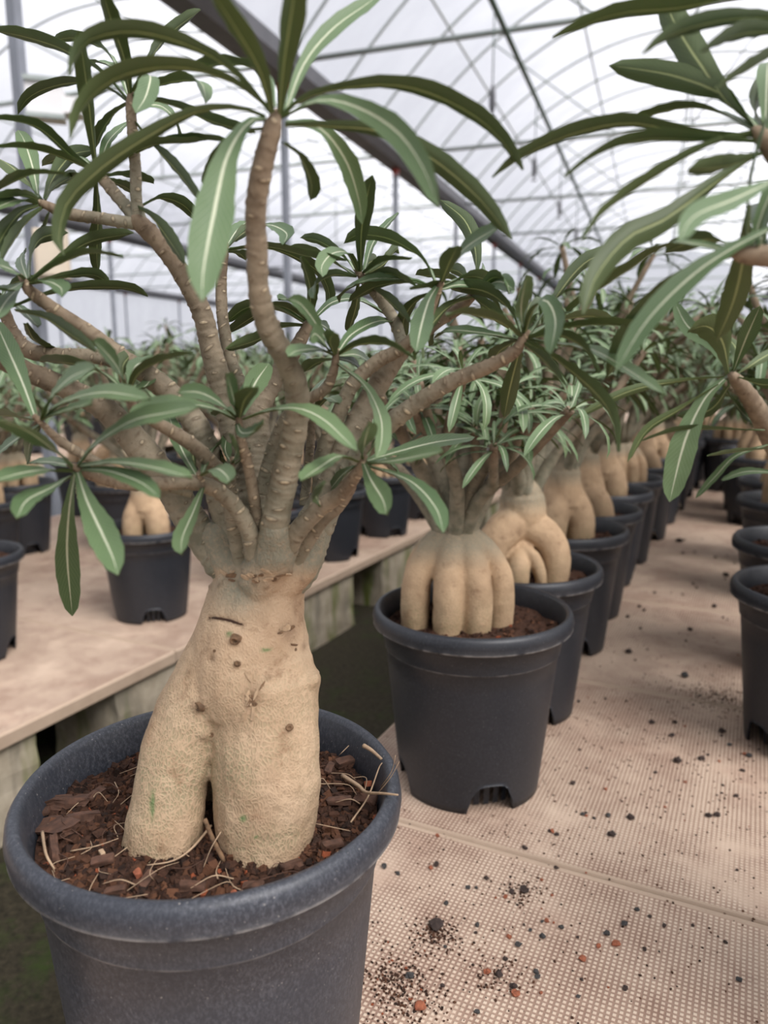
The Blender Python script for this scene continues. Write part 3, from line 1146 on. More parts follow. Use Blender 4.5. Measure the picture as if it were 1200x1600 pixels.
body = [chain([(408, 868, 58, .55), (408, 895, 68, .55), (402, 930, 74, .55), (396, 970, 84, .55), (392, 1010, 92, .55), (392, 1050, 97, .55), (398, 1090, 92, .55)]),
        chain([(410, 1060, 92, .545), (414, 1110, 84, .54), (416, 1160, 83, .535), (417, 1220, 84, .53), (415, 1280, 80, .525), (411, 1330, 72, .52), (408, 1375, 62, .52)]),
        chain([(362, 1000, 58, .55), (328, 1070, 62, .545), (292, 1140, 60, .54), (272, 1200, 56, .53), (264, 1250, 57, .525), (256, 1300, 61, .52), (250, 1340, 62, .52), (248, 1375, 58, .52)]),
        chain([(370, 1080, 70, .56), (340, 1150, 70, .585), (330, 1220, 60, .60), (330, 1290, 50, .60)]),
        # swollen feet of the thick branches
        chain([(395, 905, 40, .545), (360, 872, 34, .545), (338, 838, 27, .548)]),
        chain([(430, 905, 44, .54), (466, 868, 40, .545), (488, 825, 32, .548)]),
        chain([(405, 905, 40, .53), (428, 868, 34, .518), (432, 828, 25, .508)]),
        chain([(400, 900, 45, .56), (398, 850, 36, .575), (398, 800, 31, .58)])]


def proj_px(co):
    w_ = co + np.array(R0) - np.array([0, 0, H])
    d = w_[:, 1] * CT - w_[:, 2] * ST
    v = w_[:, 1] * ST + w_[:, 2] * CT
    return 600 + FPX * w_[:, 0] / d, 800 - FPX * v / d


def grey0(co):
    x, y = proj_px(co)
    g = np.clip((905 - y) / 25, 0, 1)
    g = np.maximum(g, np.exp(-((x - 372) / 42) ** 2 - ((y - 920) / 40) ** 2))
    return np.clip(g, 0, 1), None


def scar0(co):
    x, y = proj_px(co)
    fr = co[:, 1] < .0
    v = np.zeros(len(co)); d = np.zeros(len(co))
    for (cx_, cy_, a, b, k, h) in ((312, 1103, 9, 9, .9, .0035), (368, 999, 8, 7, .8, .004), (371, 1037, 5, 4, .7, .0025), (393, 1088, 13, 22, .55, -.0012),
                                  (452, 987, 12, 15, .5, -.001), (452, 1137, 6, 7, .7, .0015), (330, 1030, 4, 5, .6, -.001), (318, 1150, 9, 6, .5, .002),
                                  (487, 1062, 8, 10, .1, .005), (475, 1010, 4, 6, .5, 0), (298, 1050, 5, 7, .4, .001), (420, 1060, 6, 4, .5, 0), (345, 968, 3, 3, .8, -.001)):
        g = np.exp(-((x - cx_) / a) ** 2 - ((y - cy_) / b) ** 2) * fr
        v = np.maximum(v, g * k); d += g * h
    for (cx_, cy_) in ((312, 1103), (368, 999)):             # hollow heart of the broken twigs
        g = np.exp(-((x - cx_) / 4) ** 2 - ((y - cy_) / 4) ** 2) * fr
        d -= g * .004
    yy = 966 + ((x - 325) / 55) ** 2 * 12                    # the cut
    g = np.exp(-((y - yy) / 2.6) ** 2) * ((x > 324) & (x < 384)) * fr
    v = np.maximum(v, g * .95); d -= g * .0016
    g = np.clip(1 - np.abs(y - 905 - 12 * np.sin(x * .08)) / 6, 0, 1) * (np.sin(x * .35) > .1) * fr   # crumbly bark at the crown
    v = np.maximum(v, g * .5); d += g * .0014
    return np.clip(v, 0, 1), d


def mark0(co):
    x, y = proj_px(co)
    fr = co[:, 1] < .0
    v = np.zeros(len(co))
    for (cx_, cy_, a, b) in ((358, 991, 6, 4), (415, 1015, 10, 3), (380, 1279, 6, 6), (238, 1258, 4, 24), (400, 1308, 4, 3)):
        v = np.maximum(v, np.clip(1.6 * np.exp(-((x - cx_) / a) ** 2 - ((y - cy_) / b) ** 2) - .3, 0, 1) * fr)
    return v, None


caud0 = link('caudex', remeshed(body, .0021, M['caudex'], .0012, 5, {'grey': grey0, 'scar': scar0, 'mark': mark0}, 55), main)

# broken twig knots, a cut and loose bark flakes on the big trunk, set on its surface
from mathutils.bvhtree import BVHTree
_bm = bmesh.new(); _bm.from_mesh(caud0.data)
BV = BVHTree.FromBMesh(_bm)


def on_trunk(x, y):
    o_ = Vector((0, 0, H)) - R0
    d_ = (loc0(PY(x, y, 1.0)) - o_).normalized()
    hit, nrm, _, _ = BV.ray_cast(o_, d_)
    return (hit, nrm) if hit is not None else (loc0(PY(x, y, .5)), Vector((0, -1, 0)))


def knot_mesh(seed):
    V, F = [], []
    prof = [(1.25, -.25), (1.0, .22), (.88, .55), (.66, .62), (.5, .42), (.3, .18), (.05, .12)]
    for i, (r, z) in enumerate(prof):
        for j in range(14):
            a = 2 * PI * j / 14
            k = 1 + .16 * mnoise.noise(Vector((math.cos(a) * 2 + seed * 5, math.sin(a) * 2, i * .7)))
            V.append((r * k * math.cos(a), r * k * math.sin(a), z * k))
    for i in range(len(prof) - 1):
        for j in range(14):
            F.append((i * 14 + j, i * 14 + (j + 1) % 14, (i + 1) * 14 + (j + 1) % 14, (i + 1) * 14 + j))
    F.append(tuple((len(prof) - 1) * 14 + j for j in range(14)))
    return mesh('knot', V, F, [M['knot']])


for i, (x, y, r, hz) in enumerate(((312, 1103, 10, 1.0), (368, 999, 9, 1.3), (371, 1037, 5, 1.0), (452, 1137, 6, .7), (335, 1017, 3, .8), (398, 1100, 4, .6), (330, 1148, 5, .5), (428, 905, 5, .5), (462, 1015, 3, .6))):
    hit, nrm = on_trunk(x, y)
    k_ = link('knot', knot_mesh(i), caud0, hit)
    k_.rotation_euler = nrm.to_track_quat('Z', 'Y').to_euler()
    rr_ = r * .5 / FPX
    k_.scale = (rr_, rr_ * .85, rr_ * hz)
cut = [on_trunk(x, 965 + ((x - 325) / 55) ** 2 * 12) for x in range(326, 384, 8)]
V, F, _, _ = tube_data([h_ - n_ * .0004 for h_, n_ in cut], [.0003, .0009, .0012, .0013, .0013, .0012, .0009, .0003][:len(cut)], 8, n=30)
link('cut', mesh('cut', V, F, [M['darkslit']]), caud0)
rgk = np.random.default_rng(31)
for i in range(34):                                          # flaky bark at the crown and round the scars
    cxk, cyk, sx, sy = [(410, 898, 62, 10), (394, 1085, 12, 20), (452, 988, 11, 13)][0 if i < 16 else (1 if i < 27 else 2)]
    hit, nrm = on_trunk(cxk + rgk.normal(0, sx * .6), cyk + rgk.normal(0, sy * .6))
    V = []
    lx, ly = rgk.uniform(.002, .0055), rgk.uniform(.0008, .0022)
    for (u_, v_) in ((-1, -.6), (0, -1), (1, -.5), (1, .6), (.1, 1), (-1, .5)):
        V.append((u_ * lx * rgk.uniform(.7, 1.1), v_ * ly * rgk.uniform(.6, 1.2), .0003 + .0007 * rgk.random() * abs(u_)))
    V += [(a_, b_, c_ - .0006) for a_, b_, c_ in V]
    F = [(0, 1, 2, 3, 4, 5), (11, 10, 9, 8, 7, 6)] + [(j, 6 + j, 6 + (j + 1) % 6, (j + 1) % 6) for j in range(6)]
    f_ = link('bark_flake', mesh('bark_flake', V, F, [M['flake'] if i % 3 else M['knot']], False), caud0, hit + nrm * .0003)
    q_ = nrm.to_track_quat('Z', 'Y')
    f_.rotation_euler = (q_ @ Matrix.Rotation(rgk.uniform(-.6, .6) + (1.5 if 16 <= i < 27 else 0), 3, 'Z').to_quaternion()).to_euler()

# branches: (x, y, distance, width in pixels) from the crown outwards
BR = {
    'front': [(426, 890, .520, 46), (430, 820, .508, 44), (445, 740, .50, 43), (462, 660, .49, 38), (464, 610, .482, 38), (445, 560, .472, 36), (418, 510, .462, 36), (404, 450, .452, 33), (402, 390, .446, 33), (400, 330, .44, 33), (408, 270, .434, 33), (424, 205, .43, 30), (430, 186, .43, 22)],
    'back_left': [(402, 850, .57, 52), (385, 760, .58, 44), (365, 680, .59, 40), (345, 600, .59, 36), (330, 545, .588, 33), (316, 490, .585, 31), (285, 430, .58, 29), (250, 380, .575, 28), (215, 345, .57, 26)],
    'tall_twig': [(222, 352, .571, 22), (214, 320, .57, 18), (212, 270, .57, 17), (207, 210, .57, 16), (204, 165, .57, 15), (204, 150, .57, 10)],
    'left_twig': [(222, 350, .571, 20), (195, 347, .57, 19), (150, 340, .568, 18), (105, 334, .565, 18), (70, 320, .562, 13)],
    'stub_twig': [(215, 345, .573, 20), (190, 315, .58, 19), (165, 285, .585, 18), (152, 270, .585, 13)],
    'upper_left': [(372, 880, .55, 58), (355, 800, .552, 50), (332, 730, .553, 44), (300, 655, .553, 38), (250, 600, .55, 34), (190, 558, .545, 28), (140, 520, .54, 23), (90, 487, .535, 21), (48, 455, .53, 18), (38, 440, .53, 12)],
    'long_left': [(345, 885, .55, 60), (308, 825, .552, 52), (265, 760, .552, 48), (220, 700, .55, 45), (165, 640, .545, 38), (100, 605, .54, 33), (35, 578, .53, 32), (-30, 545, .52, 28)],
    'behind_left': [(300, 655, .57, 24), (240, 590, .585, 24), (165, 560, .59, 23), (95, 555, .59, 23), (45, 547, .59, 25), (18, 515, .588, 20), (2, 470, .585, 15)],
    'low_left': [(398, 868, .515, 30), (388, 828, .508, 27), (362, 785, .50, 25), (320, 757, .49, 24), (260, 755, .475, 21), (200, 757, .462, 19), (150, 745, .452, 17), (118, 730, .447, 12)],
    'mid_left': [(372, 850, .525, 26), (352, 760, .518, 24), (315, 708, .505, 23), (272, 676, .495, 21), (238, 657, .488, 18), (212, 640, .484, 15), (200, 612, .48, 10)],
    'thin_left': [(300, 770, .50, 16), (200, 745, .485, 16), (132, 712, .475, 15), (92, 687, .468, 14), (62, 658, .462, 9)],
    'centre_twig': [(402, 860, .525, 20), (400, 800, .512, 19), (388, 730, .50, 17), (376, 685, .492, 15), (373, 655, .488, 10)],
    'rear_trunk': [(404, 880, .565, 70), (402, 790, .575, 62), (398, 700, .585, 54), (398, 650, .59, 44), (425, 600, .60, 30), (460, 548, .61, 24), (484, 503, .62, 15)],
    'straight_twig': [(410, 690, .60, 26), (385, 620, .605, 20), (360, 560, .61, 19), (348, 500, .615, 18), (346, 440, .62, 17), (352, 388, .62, 11)],
    'crook_twig': [(408, 770, .54, 22), (430, 690, .535, 20), (452, 645, .53, 19), (480, 625, .525, 18), (508, 608, .52, 17), (521, 580, .517, 14), (525, 556, .515, 10)],
    'right_trunk': [(470, 880, .55, 78), (498, 810, .55, 58), (522, 755, .552, 48), (545, 690, .555, 42), (572, 635, .56, 36), (602, 585, .565, 32), (632, 545, .57, 25), (680, 505, .575, 20), (720, 480, .58, 17), (746, 455, .58, 11)],
    'dark_twig': [(500, 790, .56, 26), (505, 710, .555, 26), (530, 645, .55, 24), (552, 600, .548, 23), (590, 565, .545, 22), (630, 543, .54, 20), (662, 505, .535, 18), (686, 450, .53, 11)],
    'top_twig': [(630, 545, .57, 18), (618, 505, .58, 18), (595, 468, .59, 18), (572, 440, .60, 17), (562, 428, .60, 11)],
    'long_right': [(535, 745, .545, 34), (580, 690, .535, 32), (625, 648, .525, 28), (700, 600, .515, 25), (765, 572, .505, 22), (803, 550, .50, 19), (819, 526, .498, 12)],
    'low_right': [(446, 885, .52, 34), (462, 835, .508, 30), (500, 795, .498, 27), (532, 772, .49, 24), (556, 742, .482, 18), (566, 722, .48, 10)],
    'low_right_second': [(470, 860, .525, 24), (498, 820, .52, 22), (530, 790, .518, 19), (548, 765, .515, 14)],
    'slim_twig': [(475, 790, .57, 15), (483, 720, .575, 14), (487, 660, .58, 12), (490, 640, .58, 9)],
    'short_shoot': [(366, 790, .52, 12), (364, 750, .518, 10), (363, 725, .516, 7)],
    'node_shoot': [(318, 762, .489, 14), (313, 748, .485, 10)],
}
BO, AX = {}, {}
for bi, (k, lst) in enumerate(BR.items()):
    if lst[0][1] > 840:                                      # root the branch inside the crown
        x0, y0, Y0, w0 = lst[0]
        lst = [(x0 * .35 + 408 * .65, 912, Y0 * .35 + .55 * .65, w0 * .9), ((x0 * .75 + 408 * .25), max(y0, 884), Y0 * .7 + .55 * .3, w0 * 1.12)] + lst[1:]
    pts = [loc0(PY(x, y, Y)) for (x, y, Y, wd) in lst]
    rad = [wd / 2 * depth(PY(x, y, Y)) / FPX for (x, y, Y, wd) in lst]
    pts.append(pts[-1] + (pts[-1] - pts[-2]).normalized() * .005); rad.append(.0016)
    BO[k] = branch_obj(pts, rad, main, step=.0011, seg=26, scars=.0023 if 'trunk' not in k else .003, seed=bi + 1)
    AX[k] = (Vector(pts[-1]) - Vector(pts[-2])).normalized()

# leaves: branch, distance of the whorl, then (points), width in pixels, flags (t upper side shows, u lower side, n leans near, f leans away)
LV = {
    'front': (.43, [
        ([(426, 182), (408, 110), (362, 30), (325, -25)], 30, 'un'), ([(437, 180), (445, 100), (460, 0), (468, -70)], 38, 'un'),
        ([(445, 178), (475, 100), (520, 45), (575, 5), (600, -15)], 28, 'tf'), ([(425, 178), (370, 115), (310, 75), (220, 48), (150, 55), (117, 82), (107, 118)], 27, 'u'),
        ([(425, 172), (370, 130), (300, 105), (230, 105), (170, 125), (127, 165), (108, 215)], 27, 'un'), ([(415, 182), (370, 168), (300, 175), (210, 225), (150, 268), (102, 320), (90, 385), (100, 400)], 29, 'un'),
        ([(418, 186), (388, 192), (355, 245), (335, 330), (318, 420), (316, 470)], 62, 'tn'), ([(428, 165), (412, 112), (360, 97), (300, 103)], 11, 'uf'),
        ([(440, 180), (480, 150), (560, 132), (640, 134), (720, 165), (780, 210), (818, 265)], 27, 'u'), ([(440, 182), (500, 156), (560, 168), (620, 205), (660, 260), (685, 322)], 40, 'tn'),
        ([(445, 195), (520, 196), (600, 206), (680, 250), (750, 310), (800, 374)], 34, 'u'), ([(448, 192), (500, 200), (540, 250), (560, 310), (566, 350)], 34, 'tf'),
        ([(444, 222), (472, 245), (488, 285), (486, 312)], 18, 'uf'), ([(412, 200), (380, 205), (350, 228), (318, 290)], 14, 'uf')]),
    'tall_twig': (.57, [
        ([(203, 148), (195, 90), (178, 40), (160, -20)], 24, 'u'), ([(200, 155), (160, 112), (100, 76), (40, 56), (-10, 46)], 17, 'u'),
        ([(195, 125), (165, 77), (120, 58), (83, 62)], 11, 'uf'), ([(200, 158), (170, 137), (120, 127), (70, 137), (40, 155), (28, 178)], 14, 'u'),
        ([(207, 150), (225, 105), (260, 55), (312, 14)], 14, 'uf'), ([(207, 142), (234, 118), (228, 150), (212, 176)], 32, 'tn'),
        ([(210, 150), (245, 132), (290, 123), (315, 130), (322, 160)], 16, 'u'), ([(210, 163), (240, 156), (280, 166), (330, 187), (400, 206)], 14, 'u'),
        ([(212, 168), (250, 165), (276, 190), (282, 220)], 12, 'tf'), ([(200, 160), (175, 178), (155, 208), (148, 232)], 14, 'uf'),
        ([(212, 190), (240, 225), (280, 268), (320, 322)], 17, 'u'), ([(209, 240), (250, 222), (310, 216), (358, 218)], 12, 'u'),
        ([(201, 150), (185, 110), (150, 95), (140, 105)], 12, 'tf'), ([(213, 325), (250, 308), (285, 318), (310, 345)], 16, 'u'), ([(214, 322), (240, 340), (270, 380), (290, 410)], 20, 'u')]),
    'stub_twig': (.585, [
        ([(150, 265), (142, 200), (135, 140), (122, 47)], 24, 'u'), ([(145, 265), (110, 240), (60, 197), (0, 184), (-20, 186)], 18, 'u'),
        ([(145, 265), (90, 241), (40, 229), (-10, 228)], 12, 'u'), ([(158, 268), (190, 246), (240, 224), (290, 221), (322, 216)], 14, 'u'),
        ([(150, 282), (152, 340), (150, 400), (153, 426)], 20, 'uf'), ([(160, 275), (195, 272), (240, 285)], 12, 'u'),
        ([(148, 262), (120, 243), (90, 246), (66, 258)], 12, 'uf'), ([(155, 262), (170, 220), (200, 190)], 16, 'tf'), ([(162, 278), (195, 290), (215, 305)], 14, 'uf'),
        ([(146, 270), (120, 275), (95, 288)], 14, 'uf')]),
    'left_twig': (.562, [
        ([(65, 312), (40, 282), (10, 257), (-15, 245)], 18, 'u'), ([(60, 310), (52, 265), (38, 220), (28, 203)], 28, 't'),
        ([(68, 312), (80, 280), (110, 243), (148, 234)], 22, 'u'), ([(60, 318), (30, 312), (-15, 328)], 16, 'tn'), ([(62, 320), (30, 332), (0, 372), (-12, 405)], 22, 'u'),
        ([(66, 324), (40, 346), (15, 380), (-2, 412)], 14, 'u'), ([(75, 332), (69, 355), (66, 372)], 7, 'uf'), ([(60, 312), (40, 304), (0, 306), (-20, 312)], 11, 'u'),
        ([(-40, 322), (0, 293), (45, 271), (102, 269)], 15, 'u'), ([(70, 312), (85, 290), (120, 270)], 14, 'uf')]),
    'upper_left': (.53, [
        ([(45, 435), (48, 395), (65, 370), (105, 363)], 12, 'u'), ([(48, 435), (90, 406), (140, 376), (208, 363)], 17, 'u'),
        ([(50, 437), (90, 411), (140, 393), (193, 400)], 14, 'u'), ([(42, 435), (33, 405), (40, 390)], 18, 't'), ([(55, 440), (100, 431), (145, 428), (172, 443)], 14, 'u'),
        ([(20, 478), (70, 460), (130, 448), (200, 449), (231, 462)], 14, 'u'), ([(38, 435), (20, 422), (-12, 410)], 15, 't'), ([(48, 442), (75, 440), (95, 450), (96, 463)], 12, 'tn'),
        ([(25, 484), (70, 495), (110, 520), (152, 548)], 18, 'u'), ([(36, 440), (15, 452), (-10, 448)], 14, 't'), ([(34, 445), (10, 470), (-8, 500)], 26, 'tn'),
        ([(40, 505), (55, 530), (85, 548)], 12, 'uf')]),
    'behind_left': (.585, [
        ([(2, 465), (20, 440), (60, 440)], 12, 'u'), ([(3, 470), (-20, 440), (-30, 420)], 14, 'u'), ([(4, 468), (30, 480), (60, 510)], 14, 't')]),
    'thin_left': (.462, [
        ([(56, 655), (36, 600), (12, 545), (-8, 500)], 35, 't'), ([(65, 653), (80, 620), (110, 590), (148, 574)], 14, 't'),
        ([(65, 655), (100, 628), (160, 613), (234, 623)], 18, 'tn'), ([(68, 652), (105, 640), (142, 630)], 10, 't'), ([(55, 655), (20, 648), (-12, 647)], 10, 'u'),
        ([(65, 662), (48, 690), (42, 722)], 18, 't'), ([(60, 665), (20, 690), (-12, 715)], 13, 't')]),
    'low_left': (.447, [
        ([(115, 730), (80, 700), (40, 672), (-8, 655)], 25, 'tn'), ([(113, 735), (70, 734), (30, 740), (-12, 752)], 20, 'tn'),
        ([(120, 728), (150, 693), (205, 658), (260, 645), (312, 635)], 22, 't'), ([(121, 736), (135, 780), (158, 830), (176, 870), (184, 898)], 46, 'tn'),
        ([(117, 740), (108, 800), (105, 870), (113, 962)], 37, 't'), ([(112, 742), (80, 762), (42, 782), (26, 810)], 22, 't'),
        ([(126, 733), (170, 736), (220, 754), (250, 778)], 24, 'tn'), ([(124, 728), (180, 722), (240, 730), (300, 746)], 17, 't'), ([(112, 728), (80, 722), (45, 722)], 13, 'tf'),
        ([(122, 742), (130, 770), (128, 790)], 14, 'tf')]),
    'mid_left': (.48, [
        ([(199, 608), (182, 572), (162, 547), (146, 532)], 19, 'tn'), ([(196, 610), (160, 582), (120, 567), (62, 562)], 11, 'u'),
        ([(202, 610), (215, 582), (250, 562), (302, 549)], 13, 'u'), ([(203, 606), (212, 572), (245, 558)], 24, 'tf'), ([(195, 606), (190, 572), (208, 550)], 14, 'uf'),
        ([(205, 610), (225, 605), (238, 590)], 10, 'tf'), ([(195, 612), (178, 605), (170, 590)], 10, 'uf')]),
    'centre_twig': (.488, [
        ([(370, 652), (340, 627), (310, 613), (278, 613)], 20, 'tn'), ([(368, 655), (330, 637), (270, 629), (222, 641), (199, 662)], 20, 'tn'),
        ([(372, 650), (362, 612), (355, 584)], 19, 't'), ([(374, 652), (381, 625), (396, 604)], 30, 'un'), ([(378, 648), (398, 600), (420, 568)], 36, 'tf'),
        ([(380, 654), (420, 641), (465, 638), (505, 655), (545, 692), (558, 705)], 20, 'tn'), ([(370, 662), (378, 676), (398, 673), (410, 660)], 18, 'tn'),
        ([(367, 650), (350, 640), (335, 648)], 10, 'tf'), ([(376, 648), (388, 600), (400, 580)], 16, 'tf')]),
    'node_shoot': (.485, [
        ([(308, 745), (284, 702), (262, 645)], 24, 't'), ([(317, 762), (302, 800), (285, 840), (283, 866)], 24, 'tn'), ([(314, 742), (338, 732), (356, 746), (355, 756)], 20, 'tn'),
        ([(311, 745), (300, 718), (302, 690)], 14, 'uf'), ([(316, 740), (330, 705), (345, 690)], 12, 'tf')]),
    'short_shoot': (.516, [([(362, 724), (352, 704), (354, 682)], 15, 't'), ([(364, 722), (370, 700), (362, 681)], 15, 'tn'), ([(366, 724), (378, 716), (392, 706)], 9, 'u'), ([(361, 726), (345, 715), (335, 700)], 10, 'u')]),
    'straight_twig': (.62, [
        ([(352, 388), (370, 360), (388, 345)], 20, 'tf'), ([(355, 386), (375, 366), (398, 353)], 16, 'u'), ([(358, 388), (400, 385), (450, 395), (500, 425), (516, 462), (508, 482)], 15, 'u'),
        ([(398, 352), (425, 352), (448, 365), (442, 382)], 18, 'tn'), ([(356, 390), (420, 384), (480, 398), (542, 406)], 10, 'u'), ([(354, 392), (375, 395), (384, 405)], 8, 'u'),
        ([(350, 388), (335, 365), (325, 350)], 14, 'u'), ([(350, 392), (330, 395), (312, 415)], 12, 'u')]),
    'rear_trunk': (.62, [
        ([(484, 500), (486, 450), (472, 400)], 21, 'u'), ([(480, 500), (450, 480), (420, 475), (400, 482)], 9, 'u'), ([(478, 502), (440, 480), (405, 488), (352, 522)], 16, 'u'),
        ([(488, 500), (520, 472), (560, 468), (602, 490)], 13, 't'), ([(490, 502), (510, 512), (520, 530)], 12, 't'), ([(476, 504), (440, 485), (390, 478), (350, 505)], 12, 'u'),
        ([(480, 498), (455, 470), (435, 467)], 10, 'u'), ([(478, 508), (440, 510), (400, 530), (352, 545)], 16, 'u')]),
    'crook_twig': (.515, [
        ([(522, 554), (500, 546), (465, 548), (450, 557)], 14, 'tn'), ([(524, 553), (517, 532), (522, 518)], 21, 'un'), ([(527, 552), (550, 522), (590, 502), (622, 503)], 20, 't'),
        ([(530, 553), (560, 537), (605, 536), (648, 558)], 16, 'un'), ([(522, 550), (500, 515), (472, 477), (450, 466)], 20, 't'), ([(516, 548), (494, 522), (484, 532)], 17, 'tn'),
        ([(528, 568), (570, 602), (594, 650), (596, 690), (588, 716)], 20, 'tn'), ([(530, 560), (552, 566), (568, 582)], 12, 'tf'), ([(520, 560), (495, 565), (475, 580)], 14, 'uf'),
        ([(529, 556), (560, 555), (590, 575)], 12, 'tf')]),
    'top_twig': (.60, [
        ([(563, 426), (565, 360), (575, 300), (582, 274)], 27, 'u'), ([(560, 425), (545, 396), (520, 396), (503, 415), (504, 433)], 18, 'tn'), ([(558, 428), (540, 402), (500, 376), (470, 371)], 14, 'u'),
        ([(556, 430), (520, 408), (480, 392), (450, 390)], 12, 'u'), ([(556, 432), (520, 428), (492, 444), (490, 466)], 12, 'u'), ([(568, 425), (600, 406), (642, 403)], 10, 'u'),
        ([(570, 430), (610, 426), (652, 446)], 13, 'u'), ([(560, 442), (555, 480), (543, 518)], 17, 'uf'), ([(572, 440), (610, 470), (642, 502)], 15, 'u'), ([(569, 425), (585, 376), (622, 332)], 14, 'tf'),
        ([(566, 430), (598, 412), (618, 388), (622, 396)], 14, 'u'), ([(562, 424), (575, 410), (590, 404)], 16, 'u')]),
    'dark_twig': (.53, [
        ([(684, 446), (670, 470), (658, 510), (650, 550)], 35, 'tn'), ([(682, 443), (660, 402), (610, 372), (560, 366), (538, 380)], 19, 'u'), ([(692, 440), (722, 392), (782, 352)], 18, 't'),
        ([(690, 440), (700, 412), (713, 384)], 28, 'un'), ([(680, 450), (640, 438), (580, 436), (537, 455), (529, 472)], 14, 't'), ([(682, 455), (648, 470), (630, 500), (634, 528)], 18, 'u'),
        ([(682, 448), (640, 440), (590, 445), (545, 470)], 13, 'u'), ([(690, 452), (720, 445), (760, 455), (785, 490)], 14, 't'), ([(688, 456), (670, 500), (672, 540)], 18, 'uf'), ([(690, 446), (735, 430), (775, 440)], 12, 'u')]),
    'right_trunk': (.58, [
        ([(743, 452), (745, 398), (728, 347), (688, 313)], 26, 'u'), ([(740, 452), (700, 432), (650, 428)], 12, 'u'), ([(750, 450), (780, 440), (803, 452)], 20, 't'), ([(742, 458), (718, 476), (698, 505)], 20, 't'),
        ([(748, 450), (772, 432), (790, 438), (796, 458)], 16, 'u'), ([(740, 458), (690, 446), (640, 450)], 12, 'u'), ([(746, 462), (765, 490), (795, 512)], 16, 'u'), ([(745, 450), (755, 430), (756, 415)], 18, 'tf'),
        ([(742, 462), (700, 478), (665, 520), (660, 560)], 18, 'u'), ([(742, 450), (720, 425), (700, 420)], 14, 'u')]),
    'long_right': (.498, [
        ([(816, 522), (796, 480), (756, 453), (698, 448)], 20, 'u'), ([(818, 520), (814, 480), (823, 430)], 24, 't'), ([(820, 520), (832, 482), (853, 469), (868, 500), (860, 553)], 33, 'tn'),
        ([(815, 525), (780, 500), (722, 487), (698, 492)], 16, 'u'), ([(813, 526), (780, 492), (738, 462)], 15, 'u'), ([(810, 530), (760, 521), (702, 516), (678, 527)], 14, 't'),
        ([(825, 525), (870, 501), (920, 492), (957, 500)], 10, 'u'), ([(826, 526), (880, 511), (950, 505), (1058, 516)], 13, 'u'), ([(828, 530), (880, 538), (930, 548), (1000, 590), (1038, 616)], 17, 't'),
        ([(823, 532), (870, 560), (930, 610), (958, 650), (968, 706)], 21, 'u'), ([(816, 536), (806, 570), (796, 610), (788, 652)], 27, 'u'), ([(820, 536), (850, 560), (882, 597)], 14, 'u'),
        ([(826, 524), (868, 462), (910, 412), (962, 385)], 19, 'u'), ([(826, 528), (870, 521), (912, 540), (938, 582)], 16, 'u'), ([(808, 530), (782, 545), (770, 562)], 14, 'uf'), ([(818, 522), (828, 480), (840, 465)], 22, 'uf')]),
    'low_right': (.48, [
        ([(560, 720), (530, 713), (500, 730), (470, 750)], 22, 'tn'), ([(566, 716), (570, 690), (578, 661)], 25, 't'), ([(574, 720), (620, 706), (680, 691), (742, 683)], 22, 't'),
        ([(576, 724), (620, 719), (660, 711), (692, 705)], 18, 't'), ([(568, 723), (580, 750), (598, 780), (604, 804)], 36, 'tn'), ([(575, 727), (640, 751), (680, 792), (693, 832)], 21, 'tn'),
        ([(560, 726), (535, 742), (510, 772)], 16, 't'), ([(500, 790), (492, 768), (506, 758)], 18, 'tn'), ([(570, 718), (588, 690), (592, 660)], 14, 'uf'), ([(572, 722), (600, 715), (625, 740)], 12, 'tf')]),
    'slim_twig': (.58, [([(489, 642), (470, 620), (455, 615)], 12, 'u'), ([(491, 642), (510, 622), (530, 630)], 12, 'u'), ([(490, 640), (495, 610), (510, 590)], 14, 't'), ([(489, 645), (465, 650), (450, 668)], 10, 'u')]),
}


def add_traced(LV, BO, AX, local, base_seed):
    sd = base_seed
    for k, (Yb, lst) in LV.items():
        for pix, wpx, fl in lst:
            sd += 1
            side = 't' if 't' in fl else ('u' if 'u' in fl else '')
            dr = -1 if 'n' in fl else (1 if 'f' in fl else None)
            V, F, U, mi = traced_leaf(pix, Yb, wpx, AX[k], sd, side, dr)
            V = [Vector(v) - local for v in V]
            link('leaf', mesh('leaf', V, F, [M['leaf_top'], M['leaf_under']], True, U, mi), BO[k])


add_traced(LV, BO, AX, R0, 100)

# bark chips, root fibres and clay grains lying on the soil of the big pot
rg = np.random.default_rng(11)


def chip_mesh(lx, ly, lz, seed):
    bm = bmesh.new()
    bmesh.ops.create_cube(bm, size=1)
    bmesh.ops.subdivide_edges(bm, edges=bm.edges[:], cuts=3, use_grid_fill=True)
    for v in bm.verts:
        p = Vector((v.co.x * lx, v.co.y * ly, v.co.z * lz))
        nz = mnoise.noise_vector(Vector((p.x * 60, p.y * 140, p.z * 200)) + Vector((seed * 7.3, 0, 0)))
        v.co = p * (1 - .35 * abs(v.co.x) ** 2) + Vector((nz.x * lx * .12, nz.y * ly * .25, nz.z * lz * .5))
    me = bpy.data.meshes.new('bark_chip')
    bm.to_mesh(me); bm.free()
    me.materials.append(M['barkchip'])
    return me


chips = [chip_mesh(.030, .014, .006, 1), chip_mesh(.034, .016, .005, 2), chip_mesh(.022, .009, .005, 3), chip_mesh(.016, .008, .004, 4), chip_mesh(.04, .008, .007, 5)]


def on_soil(x, y, dz=.0):
    p = atz(x, y, ZR + ZS0 + dz)
    return p - R0


